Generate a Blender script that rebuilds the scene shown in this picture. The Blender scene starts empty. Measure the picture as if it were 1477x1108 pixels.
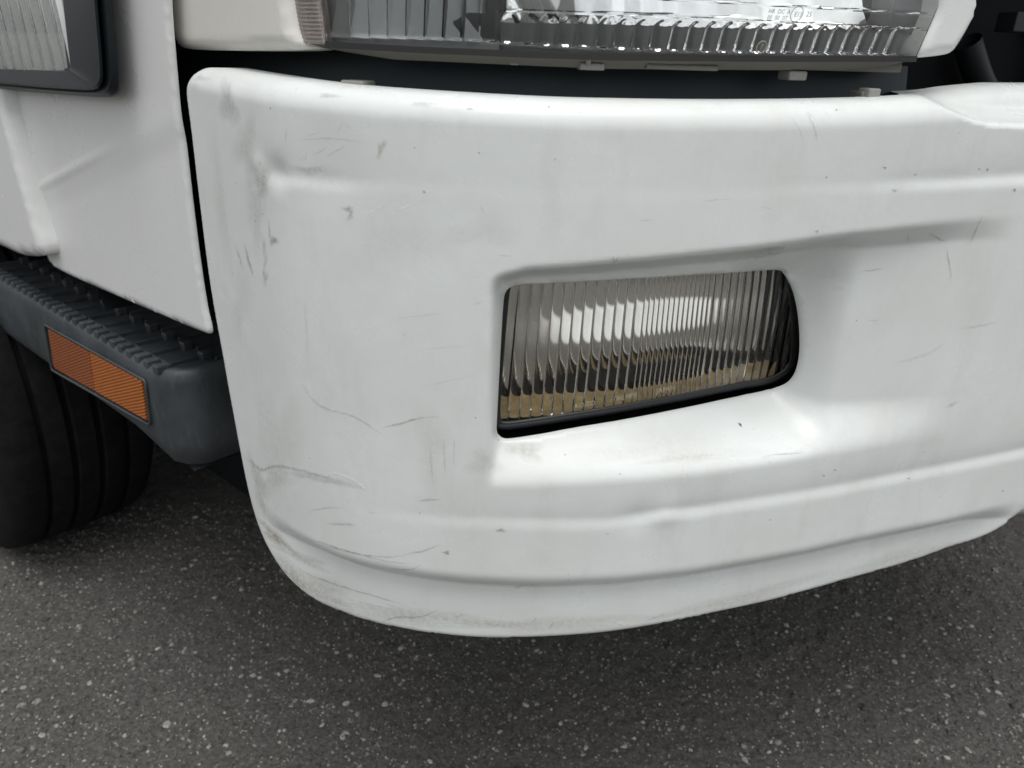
import bpy, math, random
import numpy as np
from mathutils import Matrix, Vector
from mathutils.geometry import delaunay_2d_cdt

random.seed(7)
rng = np.random.default_rng(11)
scene = bpy.context.scene
C = scene.collection

# ------------------------------------------------------------------ camera
H = 0.88                                   # camera height above the road
PITCH, ROLL, FPX = math.radians(23.5), math.radians(2.0), 1111.0
fw = np.array([0, math.cos(PITCH), -math.sin(PITCH)])
rt = np.array([1.0, 0, 0]); up = np.array([0, math.sin(PITCH), math.cos(PITCH)])
RT = math.cos(ROLL) * rt + math.sin(ROLL) * up
UP = math.cos(ROLL) * up - math.sin(ROLL) * rt
cam_d = bpy.data.cameras.new('camera'); cam = bpy.data.objects.new('camera', cam_d); C.objects.link(cam)
cam_d.sensor_fit = 'HORIZONTAL'; cam_d.sensor_width = 36; cam_d.lens = 36 * FPX / 1477
cam_d.clip_start = 0.01; cam_d.clip_end = 5000
cam.matrix_world = Matrix(((RT[0], UP[0], -fw[0], 0), (RT[1], UP[1], -fw[1], 0), (RT[2], UP[2], -fw[2], H), (0, 0, 0, 1)))
cam_d.dof.use_dof = True; cam_d.dof.focus_distance = 0.60; cam_d.dof.aperture_fstop = 10.0
scene.camera = cam

# ------------------------------------------------------------------ sky and sun
SUN_EL, SUN_AZ = math.radians(74), math.radians(168)     # azimuth measured from +Y towards +X
w = bpy.data.worlds.new('World'); scene.world = w; w.use_nodes = True
nt = w.node_tree; nt.nodes.clear()
out = nt.nodes.new('ShaderNodeOutputWorld'); bg = nt.nodes.new('ShaderNodeBackground')
sky = nt.nodes.new('ShaderNodeTexSky'); sky.sky_type = 'NISHITA'; sky.sun_disc = False
sky.sun_elevation = SUN_EL; sky.sun_rotation = SUN_AZ; sky.dust_density = 4.0; sky.air_density = 1.0
hs = nt.nodes.new('ShaderNodeHueSaturation'); hs.inputs['Saturation'].default_value = 0.15
tc = nt.nodes.new('ShaderNodeTexCoord'); ns = nt.nodes.new('ShaderNodeTexNoise')
ns.inputs['Scale'].default_value = 2.6; ns.inputs['Detail'].default_value = 6; ns.inputs['Roughness'].default_value = 0.55
mr = nt.nodes.new('ShaderNodeMapRange'); mr.inputs['From Min'].default_value = 0.32; mr.inputs['From Max'].default_value = 0.68
mr.inputs['To Min'].default_value = 0.72; mr.inputs['To Max'].default_value = 1.28
mx = nt.nodes.new('ShaderNodeVectorMath'); mx.operation = 'SCALE'
nt.links.new(sky.outputs[0], hs.inputs['Color']); nt.links.new(tc.outputs['Generated'], ns.inputs['Vector'])
nt.links.new(ns.outputs[0], mr.inputs['Value']); nt.links.new(hs.outputs[0], mx.inputs[0]); nt.links.new(mr.outputs[0], mx.inputs['Scale'])
nt.links.new(mx.outputs[0], bg.inputs['Color']); bg.inputs['Strength'].default_value = 0.15
nt.links.new(bg.outputs[0], out.inputs['Surface'])
sl = bpy.data.lights.new('sun', 'SUN'); sl.energy = 0.55; sl.angle = math.radians(45); sl.color = (1, 0.985, 0.96)
so = bpy.data.objects.new('sun', sl); C.objects.link(so)
sd = Vector((math.sin(SUN_AZ) * math.cos(SUN_EL), math.cos(SUN_AZ) * math.cos(SUN_EL), math.sin(SUN_EL)))
so.rotation_euler = sd.to_track_quat('Z', 'Y').to_euler(); so.location = sd * 20

vs = scene.view_settings
vs.view_transform = 'Standard'; vs.look = 'None'; vs.gamma = 1; vs.use_curve_mapping = False; vs.exposure = 0.42
scene.cycles.use_denoising = True
scene.cycles.max_bounces = 14; scene.cycles.transmission_bounces = 12; scene.cycles.glossy_bounces = 8
scene.cycles.transparent_max_bounces = 12; scene.cycles.diffuse_bounces = 4
scene.cycles.sample_clamp_indirect = 6.0

# ------------------------------------------------------------------ the plan line that bumper, cab corner and step all follow
CTRL = [(-1.464, 1.675), (-1.01, 1.281), (-.557, .887), (-.40, .751), (-.30, .664), (-.255, .625), (-.213, .582), (-.164, .536),
        (-.125, .516), (-.095, .505), (-.045, .494), (0, .492), (.04, .494), (.095, .503), (.16, .521), (.275, .560), (.375, .598),
        (.49, .643), (.70, .730), (.95, .845), (1.25, .995)]
def build_ref():
    P = np.array(CTRL); seg = np.r_[0, np.cumsum(np.hypot(*np.diff(P, axis=0).T))]
    n = 5000; s = np.linspace(0, seg[-1], n); ds = s[1] - s[0]
    X = np.interp(s, seg, P[:, 0]); Y = np.interp(s, seg, P[:, 1])
    for sig in (0.012, 0.012, 0.010):
        k = int(3 * sig / ds); g = np.exp(-.5 * (np.arange(-k, k + 1) * ds / sig) ** 2); g /= g.sum()
        def sm(A):
            B = np.r_[A[0] - (np.arange(k, 0, -1)) * (A[1] - A[0]), A, A[-1] + np.arange(1, k + 1) * (A[-1] - A[-2])]
            return np.convolve(B, g, 'valid')
        X, Y = sm(X), sm(Y)
    tx, ty = np.gradient(X), np.gradient(Y); L = np.hypot(tx, ty); tx /= L; ty /= L
    u = np.r_[0, np.cumsum(np.hypot(np.diff(X), np.diff(Y)))]; u -= np.interp(0, X, u)
    return u, X, Y, ty, -tx
RU, RX, RY, RNX, RNY = build_ref()
def S(u, z, d):
    u = np.asarray(u, float); z = np.asarray(z, float); d = np.asarray(d, float)
    nx = np.interp(u, RU, RNX); ny = np.interp(u, RU, RNY)
    return np.stack(np.broadcast_arrays(np.interp(u, RU, RX) + nx * d, np.interp(u, RU, RY) + ny * d, z), -1)
def ray(x, y):
    x = np.asarray(x, float); y = np.asarray(y, float)
    return fw + ((x - 738.5) / FPX)[..., None] * RT - ((y - 554) / FPX)[..., None] * UP
def uz(x, y, d=0.0):
    """photo pixel -> (distance along the plan line, height) on the surface offset outwards by d"""
    r = ray(np.atleast_1d(x), np.atleast_1d(y)); az = np.arctan2(r[:, 0], r[:, 1])
    d = np.broadcast_to(np.asarray(d, float), az.shape); u = np.zeros_like(az); z = np.zeros_like(az)
    for i, (a, dd) in enumerate(zip(az, d)):
        X = RX + RNX * dd; Y = RY + RNY * dd; A = np.arctan2(X, Y)
        u[i] = np.interp(a, A, RU); xx = np.interp(a, A, X); yy = np.interp(a, A, Y)
        z[i] = H + r[i, 2] * math.hypot(xx, yy) / math.hypot(r[i, 0], r[i, 1])
    return u, z
def ux(x, y, d=0.0): return float(uz(x, y, d)[0][0])
def zx(x, y, d=0.0): return float(uz(x, y, d)[1][0])
def line(pts, d=0.0):
    p = np.array(pts, float); u, z = uz(p[:, 0], p[:, 1], d); o = np.argsort(u); u, z = u[o], z[o]
    return lambda q: np.interp(q, u, z)
def ss(x): x = np.clip(x, 0, 1); return x * x * (3 - 2 * x)

# ------------------------------------------------------------------ materials
def mat(name, col=(.5, .5, .5), rough=.5, metal=0.0, spec=.5, trans=0.0, ior=1.5, coat=0.0):
    m = bpy.data.materials.new(name); m.use_nodes = True; b = m.node_tree.nodes['Principled BSDF']
    b.inputs['Base Color'].default_value = (*col, 1); b.inputs['Roughness'].default_value = rough
    b.inputs['Metallic'].default_value = metal; b.inputs['Specular IOR Level'].default_value = spec
    b.inputs['Transmission Weight'].default_value = trans; b.inputs['IOR'].default_value = ior
    b.inputs['Coat Weight'].default_value = coat; b.inputs['Coat Roughness'].default_value = .08
    return m
def N(m, t, **kw):
    n = m.node_tree.nodes.new(t)
    for k, v in kw.items():
        if k in n.inputs: n.inputs[k].default_value = v
        else: setattr(n, k, v)
    return n
def K(m, a, b): m.node_tree.links.new(a, b)
def noise(m, scale, detail=4, rough=.5, stretch=None, coord='Object'):
    t = N(m, 'ShaderNodeTexCoord'); n = N(m, 'ShaderNodeTexNoise', Scale=scale, Detail=detail, Roughness=rough)
    if stretch:
        mp = N(m, 'ShaderNodeMapping'); mp.inputs['Scale'].default_value = stretch
        K(m, t.outputs[coord], mp.inputs[0]); K(m, mp.outputs[0], n.inputs['Vector'])
    else: K(m, t.outputs[coord], n.inputs['Vector'])
    return n.outputs[0]
def ramp(m, src, a, b, lo=0.0, hi=1.0):
    r = N(m, 'ShaderNodeMapRange'); r.inputs['From Min'].default_value = a; r.inputs['From Max'].default_value = b
    r.inputs['To Min'].default_value = lo; r.inputs['To Max'].default_value = hi; K(m, src, r.inputs['Value']); return r.outputs[0]
def mixc(m, fac, c1, c2, mode='MIX'):
    x = N(m, 'ShaderNodeMix', data_type='RGBA', blend_type=mode)
    for i, c in ((6, c1), (7, c2)):
        if isinstance(c, tuple): x.inputs[i].default_value = (*c, 1)
        else: K(m, c, x.inputs[i])
    if isinstance(fac, float): x.inputs[0].default_value = fac
    else: K(m, fac, x.inputs[0])
    return x.outputs[2]
def bump(m, src, strength, dist, prev=None):
    b = N(m, 'ShaderNodeBump', Strength=strength, Distance=dist); K(m, src, b.inputs['Height'])
    if prev is not None: K(m, prev, b.inputs['Normal'])
    return b.outputs[0]
def BS(m): return m.node_tree.nodes['Principled BSDF']

def paint(name, base, dirt, rough, specks=True):
    m = mat(name, base, rough)
    cloud = noise(m, 9, 5, .6); streak = noise(m, 28, 5, .65, (1, 1, .35)); fine = noise(m, 420, 3, .6)
    c = mixc(m, ramp(m, cloud, .42, .78, 0, .42), base, dirt)
    c = mixc(m, ramp(m, streak, .52, .85, 0, .35 if specks else .12), c, tuple(x * .86 for x in dirt))
    c = mixc(m, ramp(m, fine, .3, .75, 0, .07), c, (.45, .46, .45))
    if specks:                                   # stone chips and tar specks
        t = N(m, 'ShaderNodeTexCoord'); v = N(m, 'ShaderNodeTexVoronoi', Scale=120.0, Randomness=1.0); K(m, t.outputs['Object'], v.inputs['Vector'])
        sp = N(m, 'ShaderNodeSeparateColor'); K(m, v.outputs['Color'], sp.inputs[0])
        keep = ramp(m, sp.outputs[0], .86, .995, 0, .10)
        lt = N(m, 'ShaderNodeMath', operation='SUBTRACT'); K(m, keep, lt.inputs[0]); K(m, v.outputs['Distance'], lt.inputs[1])
        c = mixc(m, ramp(m, lt.outputs[0], 0.0, .03, 0, .6), c, (.14, .105, .11))
    K(m, c, BS(m).inputs['Base Color'])
    K(m, ramp(m, cloud, .3, .7, rough - .07, rough + .13), BS(m).inputs['Roughness'])
    if specks: K(m, bump(m, fine, .05, .0006, bump(m, noise(m, 60, 3), .06, .004)), BS(m).inputs['Normal'])
    return m
M = {}
M['bumper'] = paint('white_bumper_paint', (.735, .765, .745), (.58, .575, .53), .29)
M['panel'] = paint('white_cab_paint', (.745, .76, .745), (.66, .655, .62), .24, False)
M['panel_warm'] = paint('aged_white_paint', (.72, .71, .66), (.55, .52, .44), .36, False)
M['black'] = mat('black_plastic', (.012, .014, .016), .5)
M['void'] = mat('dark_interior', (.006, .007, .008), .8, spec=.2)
M['liner'] = mat('dark_liner_plastic', (.020, .030, .036), .5, spec=.35)
M['bezel'] = mat('satin_black_bezel', (.008, .012, .015), .42, spec=.35)
M['chrome'] = mat('chrome_reflector', (.86, .87, .87), .06, 1.0)
M['fogchrome'] = mat('aged_chrome', (.80, .80, .78), .10, 1.0)
M['satin'] = mat('satin_silver', (.20, .21, .215), .40, .8)
M['glass'] = mat('clear_glass', (.97, .98, .97), .015, trans=1.0, ior=1.48)
M['fogglass'] = mat('aged_fog_glass', (.97, .965, .94), .02, trans=1.0, ior=1.5)
M['greybezel'] = mat('grey_lamp_bezel', (.12, .127, .13), .35)
M['housing'] = mat('grey_brown_housing', (.15, .145, .125), .55)
M['rubber'] = mat('black_rubber', (.010, .011, .012), .55)
M['clip'] = mat('pale_grey_plastic', (.24, .235, .22), .55)
M['bulb'] = mat('bulb_cap', (.55, .5, .45), .2, 1.0)

def step_mat():
    m = mat('weathered_grey_plastic', (.05, .06, .067), .55)
    a = noise(m, 14, 6, .65); b = noise(m, 120, 4, .7, (1, 1, .25))
    c = mixc(m, ramp(m, a, .3, .75), (.022, .028, .032), (.060, .069, .075))
    c = mixc(m, ramp(m, b, .55, .85, 0, .5), c, (.12, .122, .118))
    K(m, c, BS(m).inputs['Base Color']); K(m, ramp(m, a, .3, .7, .42, .68), BS(m).inputs['Roughness'])
    K(m, bump(m, noise(m, 900, 2), .25, .0004), BS(m).inputs['Normal'])
    return m
M['step'] = step_mat()
def dust_mat():
    m = mat('dusty_lamp_floor', (.30, .23, .13), .8)
    c = mixc(m, ramp(m, noise(m, 160, 5, .7), .35, .7), (.40, .285, .120), (.70, .55, .29)); K(m, c, BS(m).inputs['Base Color']); return m
M['dust'] = dust_mat()
def tyre_mat():
    m = mat('tyre_rubber', (.016, .016, .016), .8, spec=.12)
    c = mixc(m, ramp(m, noise(m, 40, 5, .7), .35, .75), (.0055, .006, .0065), (.015, .0145, .0135)); K(m, c, BS(m).inputs['Base Color']); return m
M['tyre'] = tyre_mat()
def amber_mat(name, col, ang):
    m = mat(name, col, .30, coat=.08)
    t = N(m, 'ShaderNodeTexCoord'); mp = N(m, 'ShaderNodeMapping'); mp.inputs['Rotation'].default_value = (0, ang, 0)
    wv = N(m, 'ShaderNodeTexWave', Scale=95.0); wv.bands_direction = 'Z'
    K(m, t.outputs['Object'], mp.inputs[0]); K(m, mp.outputs[0], wv.inputs['Vector'])
    c = mixc(m, ramp(m, wv.outputs['Fac'], 0, 1, 0, .75), col, tuple(x * .42 for x in col))
    c = mixc(m, ramp(m, noise(m, 90, 4), .5, .8, 0, .45), c, tuple(x * .3 for x in col))
    K(m, c, BS(m).inputs['Base Color']); K(m, bump(m, wv.outputs['Fac'], .8, .0008), BS(m).inputs['Normal'])
    return m
M['amber_a'] = amber_mat('dull_amber_reflector', (.34, .078, .005), .5)
M['amber_b'] = amber_mat('bright_amber_reflector', (.50, .130, .004), .5)
M['smoke'] = mat('smoky_clear_plastic', (.62, .56, .52), .12, trans=.75, ior=1.49)

def road_mat():
    m = mat('asphalt', (.06, .06, .06), .9, spec=.25)
    a = noise(m, 1.7, 4, .6); b = noise(m, 150, 6, .7); f = noise(m, 700, 3, .6)
    c = mixc(m, ramp(m, b, .34, .70), (.032, .031, .0295), (.150, .144, .134))
    c = mixc(m, ramp(m, f, .56, .78, 0, .8), c, (.26, .25, .232))
    c = mixc(m, ramp(m, a, .35, .7, 0, .35), c, (.12, .11, .10))
    K(m, c, BS(m).inputs['Base Color'])
    K(m, bump(m, f, .5, .0015, bump(m, b, .7, .004)), BS(m).inputs['Normal'])
    return m
M['road'] = road_mat()
def stone_mat():
    m = mat('road_stone', (.2, .2, .2), .8, spec=.3)
    at = N(m, 'ShaderNodeAttribute'); at.attribute_name = 'tone'
    c = mixc(m, ramp(m, noise(m, 500, 3), .3, .7, 0, .45), at.outputs['Color'], (.10, .095, .088)); K(m, c, BS(m).inputs['Base Color'])
    return m
M['stone'] = stone_mat()
def mark_mat(name, col, rough=.55):
    m = mat(name, col, rough); nt = m.node_tree; b = BS(m)
    at = N(m, 'ShaderNodeAttribute'); at.attribute_name = 'alpha'
    tr = N(m, 'ShaderNodeBsdfTransparent'); mxs = N(m, 'ShaderNodeMixShader')
    n = ramp(m, noise(m, 260, 4, .7), .30, .62, .25, 1.0)
    mu = N(m, 'ShaderNodeMath', operation='MULTIPLY'); K(m, n, mu.inputs[0]); K(m, at.outputs['Fac'], mu.inputs[1])
    K(m, mu.outputs[0], mxs.inputs[0]); K(m, tr.outputs[0], mxs.inputs[1]); K(m, b.outputs[0], mxs.inputs[2])
    K(m, mxs.outputs[0], nt.nodes['Material Output'].inputs['Surface'])
    return m
M['scuff'] = mark_mat('grey_scuff', (.20, .205, .20)); M['brown'] = mark_mat('brown_grime', (.36, .31, .24))
M['chip'] = mark_mat('bright_scratch', (.93, .94, .93), .3); M['dark'] = mark_mat('dark_chip', (.05, .055, .06))

# ------------------------------------------------------------------ mesh helpers
def obj(name, verts, faces, m, parent=None, smooth=True):
    me = bpy.data.meshes.new(name)
    if isinstance(faces, np.ndarray):
        n, k = faces.shape; me.vertices.add(len(verts)); me.vertices.foreach_set('co', np.asarray(verts, np.float32).ravel())
        me.loops.add(n * k); me.loops.foreach_set('vertex_index', faces.astype(np.int32).ravel())
        me.polygons.add(n); me.polygons.foreach_set('loop_start', np.arange(0, n * k, k, dtype=np.int32)); me.update(calc_edges=True)
    else: me.from_pydata([tuple(map(float, v)) for v in verts], [], [tuple(map(int, f)) for f in faces])
    me.update(); me.materials.append(m)
    if smooth: me.polygons.foreach_set('use_smooth', [True] * len(me.polygons))
    o = bpy.data.objects.new(name, me); C.objects.link(o)
    if parent: o.parent = parent
    return o
def empty(name, loc=(0, 0, 0), parent=None):
    o = bpy.data.objects.new(name, None); C.objects.link(o); o.location = loc
    if parent: o.parent = parent
    return o
def sharp(o, deg=35):
    o.data.set_sharp_from_angle(angle=math.radians(deg)); return o
def bevel(o, wdt, seg=2):
    b = o.modifiers.new('bevel', 'BEVEL'); b.width = wdt; b.segments = seg; b.limit_method = 'ANGLE'; b.angle_limit = math.radians(40); return o
def grid_faces(n, m, off=0, flip=False):
    f = []
    for i in range(n - 1):
        for j in range(m - 1):
            a = off + i * m + j; q = (a, a + m, a + m + 1, a + 1)
            f.append(q[::-1] if flip else q)
    return f
def sheet(name, G, m, parent=None, flip=False, smooth=True):
    n, k, _ = G.shape; a = (np.arange(n - 1)[:, None] * k + np.arange(k - 1)[None]).ravel(); F = np.stack([a, a + k, a + k + 1, a + 1], 1)
    return obj(name, G.reshape(-1, 3), F[:, ::-1] if flip else F, m, parent, smooth)
def solid(name, F, B, m, parent=None, smooth=True, mask=None):
    """closed body between a front and a back grid of the same shape"""
    n, k, _ = F.shape; V = np.concatenate([F.reshape(-1, 3), B.reshape(-1, 3)]); o = n * k
    f = grid_faces(n, k) + grid_faces(n, k, o, True)
    for i in range(n - 1):
        f.append((i * k, o + i * k, o + (i + 1) * k, (i + 1) * k)); f.append(((i + 1) * k + k - 1, o + (i + 1) * k + k - 1, o + i * k + k - 1, i * k + k - 1))
    for j in range(k - 1):
        f.append((j + 1, o + j + 1, o + j, j)); a = (n - 1) * k; f.append((a + j, o + a + j, o + a + j + 1, a + j + 1))
    return obj(name, V, f, m, parent, smooth)
def box(name, c, ax, size, m, parent=None, bev=0.0):
    """box centred at c with axes ax (3 unit vectors) and full sizes"""
    c = np.asarray(c, float); A = [np.asarray(a, float) * s / 2 for a, s in zip(ax, size)]
    V = [c + i * A[0] + j * A[1] + k * A[2] for i in (-1, 1) for j in (-1, 1) for k in (-1, 1)]
    o = obj(name, V, [(0, 1, 3, 2), (4, 6, 7, 5), (0, 4, 5, 1), (2, 3, 7, 6), (0, 2, 6, 4), (1, 5, 7, 3)], m, parent, False)
    if bev: bevel(o, bev, 2)
    return o
def inpoly(x, y, P):
    c = np.zeros(x.shape, bool); q = np.roll(P, -1, 0)
    for (x1, y1), (x2, y2) in zip(P, q):
        if y1 == y2: continue
        c ^= ((y1 > y) != (y2 > y)) & (x < (x2 - x1) * (y - y1) / (y2 - y1) + x1)
    return c
def polydist(x, y, P, attr=None):
    best = np.full(x.shape, 1e9); at = np.zeros(x.shape); Q = np.roll(P, -1, 0)
    for i, (a, b) in enumerate(zip(P, Q)):
        e = b - a; L = max(e @ e, 1e-14); t = np.clip(((x - a[0]) * e[0] + (y - a[1]) * e[1]) / L, 0, 1)
        dd = np.hypot(x - a[0] - t * e[0], y - a[1] - t * e[1]); k = dd < best; best[k] = dd[k]
        if attr is not None: at[k] = attr[i] + t[k] * (attr[(i + 1) % len(attr)] - attr[i])
    return best, at
def resample(P, step, closed=True):
    P = np.asarray(P, float); Q = np.vstack([P, P[:1]]) if closed else P
    s = np.r_[0, np.cumsum(np.hypot(*np.diff(Q, axis=0).T))]; n = max(int(s[-1] / step), 3)
    t = np.linspace(0, s[-1], n, endpoint=not closed); return np.stack([np.interp(t, s, Q[:, 0]), np.interp(t, s, Q[:, 1])], 1)
def soften(P, it=2, closed=True):
    P = np.asarray(P, float)
    for _ in range(it):
        a, b = P, np.roll(P, -1, 0)
        if not closed: a, b = P[:-1], P[1:]
        Q = np.empty((2 * len(a), 2)); Q[0::2] = .75 * a + .25 * b; Q[1::2] = .25 * a + .75 * b
        P = Q if closed else np.vstack([P[:1], Q, P[-1:]])
    return P
def plate(name, P, dfun, step, m, parent, hole=None, back=.02, hback=.003, rad=None, coarse=None):
    """panel on the plan surface: outline P (u,z), optional hole, outward relief dfun(u,z); edges returned inwards by back"""
    pts = [tuple(p) for p in P]; edges = [(i, (i + 1) % len(P)) for i in range(len(P))]
    if hole is not None:
        o = len(pts); pts += [tuple(p) for p in hole]; edges += [(o + i, o + (i + 1) % len(hole)) for i in range(len(hole))]
    u0, z0 = P.min(0); u1, z1 = P.max(0)
    gu, gz = np.meshgrid(np.arange(u0, u1, step), np.arange(z0, z1, step * .87), indexing='ij'); gu[:, ::2] += step / 2
    gu = gu.ravel() + rng.uniform(-.1, .1, gu.size) * step; gz = gz.ravel() + rng.uniform(-.1, .1, gz.size) * step
    if coarse is not None:
        k = (gu < coarse) | (rng.random(gu.size) < .12); gu, gz = gu[k], gz[k]
    k = inpoly(gu, gz, P) & (polydist(gu, gz, P)[0] > step * .55)
    if hole is not None: k &= ~inpoly(gu, gz, hole) & (polydist(gu, gz, hole)[0] > step * .55)
    pts += list(zip(gu[k], gz[k]))
    res = delaunay_2d_cdt([Vector(p) for p in pts], edges, [], 0, 1e-7)
    V = np.array([(v.x, v.y) for v in res[0]]); T = np.array([tuple(f) for f in res[2]])
    c = V[T].mean(1); keep = inpoly(c[:, 0], c[:, 1], P)
    if hole is not None: keep &= ~inpoly(c[:, 0], c[:, 1], hole)
    T = T[keep]; d = dfun(V[:, 0], V[:, 1]); W = S(V[:, 0], V[:, 1], d)
    # boundary edges -> returned edge
    e = {}
    for t in T:
        for a, b in ((t[0], t[1]), (t[1], t[2]), (t[2], t[0])): e[(a, b)] = 1
    bnd = [(a, b) for (a, b) in e if (b, a) not in e]
    W = list(W); faces = [tuple(t) for t in T]; ring = {}
    hd = polydist(V[:, 0], V[:, 1], hole)[0] if hole is not None else np.ones(len(V))
    for a, b in bnd:
        for q in (a, b):
            if q not in ring:
                ring[q] = len(W); W.append(S(V[q, 0], V[q, 1], d[q] - (hback if hd[q] < 1e-4 else back)))
        faces.append((b, a, ring[a], ring[b]))
    # (u right, z up) seen from outside is counter-clockwise already
    return obj(name, W, faces, m, parent)

truck = empty('truck', (0, .9, 0))
truck['label'] = 'white truck seen close up at its front corner with scuffed bumper and fog lamp'
truck['category'] = 'truck'
def part(o): o.parent = truck; o.matrix_parent_inverse = Matrix.Translation((0, -.9, 0)); return o
def tpart(fn, name, *a, **k):
    o = fn(name, *a, **k); return part(o)
def pempty(name):
    return part(empty(name))

# ------------------------------------------------------------------ road
def road():
    fx = np.arange(-1.7, 1.5, .0055); fy = np.arange(.38, 2.4, .0055)
    gx = np.r_[-1500, -300, -60, -15, -5, -2.5, fx, 2.4, 5, 15, 60, 300, 1500]; gy = np.r_[-1500, -300, -60, -15, -5, -1, 0, fy, 2.8, 5, 15, 60, 300, 1500]
    X, Y = np.meshgrid(gx, gy, indexing='ij')
    def vn(s):
        a = rng.random((int(3.4 / s) + 3, int(2.2 / s) + 3)); px = (np.clip(X, -1.7, 1.5) + 1.7) / s; py = (np.clip(Y, .38, 2.4) - .38) / s
        i = px.astype(int); j = py.astype(int); fx_ = ss(px - i); fy_ = ss(py - j)
        return (a[i, j] * (1 - fx_) + a[i + 1, j] * fx_) * (1 - fy_) + (a[i, j + 1] * (1 - fx_) + a[i + 1, j + 1] * fx_) * fy_
    Z = .0035 * (vn(.011) - .5) + .003 * (vn(.022) - .5) + .002 * (vn(.006) - .5) + .004 * (vn(.15) - .5)
    inside = (X > -1.69) & (X < 1.49) & (Y > .39) & (Y < 2.39); Z = np.where(inside, Z, 0)
    o = sheet('road', np.stack([X, Y, Z], -1), M['road']); o['kind'] = 'structure'; return o, Z, gx, gy
ROAD, RZ, RGX, RGY = road()
def rock(seed, sub=1):
    import bmesh
    bm = bmesh.new(); bmesh.ops.create_icosphere(bm, subdivisions=max(sub, 1) + (1 if sub else 0), radius=1); r = np.random.default_rng(seed)
    V = np.array([v.co for v in bm.verts]); F = [[v.index for v in f.verts] for f in bm.faces]; bm.free()
    for _ in range(7):                                # chop flat faces like crushed stone
        n = r.normal(size=3); n /= np.linalg.norm(n); h = r.uniform(.55, .85); k = V @ n
        V = V - np.outer(np.maximum(k - h, 0), n)
    return V * (1 + r.uniform(-.06, .06, (len(V), 1))), np.array(F)
ROCKS = [rock(i, 2 if 0 else 1) for i in range(8)] + [rock(20 + i, 2) for i in range(6)]
CHIPS = [rock(40 + i, 0) for i in range(8)]
def rot(n):
    q = rng.normal(size=(n, 4)); q /= np.linalg.norm(q, axis=1)[:, None]; a, b, c, d = q.T
    return np.stack([np.stack([1 - 2 * (c * c + d * d), 2 * (b * c - d * a), 2 * (b * d + c * a)], -1),
                     np.stack([2 * (b * c + d * a), 1 - 2 * (b * b + d * d), 2 * (c * d - b * a)], -1),
                     np.stack([2 * (b * d - c * a), 2 * (c * d + b * a), 1 - 2 * (b * b + c * c)], -1)], 1)
def rz_at(x, y): return RZ[np.clip(np.searchsorted(RGX, x), 0, len(RGX) - 1), np.clip(np.searchsorted(RGY, y), 0, len(RGY) - 1)]
def tones(n):
    g = np.where(rng.random(n) < .30, rng.uniform(.13, .42, n), rng.uniform(.035, .125, n)); t = rng.normal(0, .02, n)
    return np.stack([g * (1.05 + t), g, g * (.92 - t), np.ones(n)], 1)
def aggregate():
    V = []; F = []; T = []; off = 0
    for n, size, sg, lo, hi, pool, y1 in ((64000, .0019, .32, .0010, .0036, 'small', 1.4), (11000, .0027, .40, .0016, .0068, 'large', 1.7)):
        x = np.where(rng.random(n) < .82, rng.uniform(-1.2, 1.0, n), rng.uniform(-1.6, 1.4, n)); y = .50 + np.where(rng.random(n) < .85, .85, y1) * rng.random(n); s = np.clip(rng.lognormal(math.log(size), sg, n), lo, hi)
        Rm = rot(n); z = rz_at(x, y); tn = tones(n); pick = rng.integers(0, 8, n)
        for p in range(8):
            k = np.where(pick == p)[0]; v, f = (ROCKS if pool == 'large' else CHIPS)[p]
            W = np.einsum('nij,vj->nvi', Rm[k], v * [1.0, .85, .7]) * s[k, None, None]
            W[..., 2] *= .7; W += np.stack([x[k], y[k], z[k] + s[k] * rng.uniform(-.30, .15, len(k))], -1)[:, None]
            V.append(W.reshape(-1, 3)); F.append((f[None] + off + np.arange(len(k))[:, None, None] * len(v)).reshape(-1, 3)); off += len(k) * len(v)
            T.append(np.repeat(tn[k], len(v), 0))
    o = obj('asphalt_aggregate', np.concatenate(V), np.concatenate(F), M['stone'], None, False)
    a = o.data.color_attributes.new('tone', 'FLOAT_COLOR', 'POINT'); a.data.foreach_set('color', np.concatenate(T).astype(np.float32).ravel())
    o['kind'] = 'stuff'; o['label'] = 'pale and dark crushed stone chips set in the grey asphalt'; o['category'] = 'aggregate'
aggregate()
def stones():
    ms = []
    for i, g in enumerate([.42, .32, .24, .18, .36, .28]):
        v, f = ROCKS[8 + i]; me = bpy.data.meshes.new('stone'); me.from_pydata([tuple(p) for p in v * [1, .8, .62]], [], [tuple(map(int, q)) for q in f])
        a = me.color_attributes.new('tone', 'FLOAT_COLOR', 'POINT'); col = (g * 1.03, g, g * .94, 1)
        a.data.foreach_set('color', np.tile(np.array(col, np.float32), len(v))); me.materials.append(M['stone']); ms.append(me)
    px = [(228, 935), (130, 985), (245, 968), (165, 984), (240, 1045), (775, 1015), (620, 1100), (1075, 1095), (1180, 1010), (735, 1033), (448, 1012), (160, 920),
          (490, 905), (550, 928), (1040, 958), (1320, 860), (1290, 955), (1415, 1028), (1440, 1000), (900, 1075), (985, 1048), (505, 1040), (60, 1060), (330, 1088)]
    px += [(float(rng.uniform(0, 1470)), float(rng.uniform(930, 1105))) for _ in range(36)]
    for k, (a, b) in enumerate(px):
        r = ray(a, b); q = r * (-H / r[2]); o = bpy.data.objects.new('stone', ms[k % 6]); C.objects.link(o); o.parent = ROAD
        sc = float(rng.uniform(.0036, .0056)) * (1.25 if k in (5, 7, 4) else 1)
        o.location = (q[0], q[1], float(rz_at(q[0], q[1])) - .001); o.scale = (sc * 1.15, sc, sc); o.rotation_euler = (0, 0, float(rng.uniform(0, 6.28)))
stones()

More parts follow.
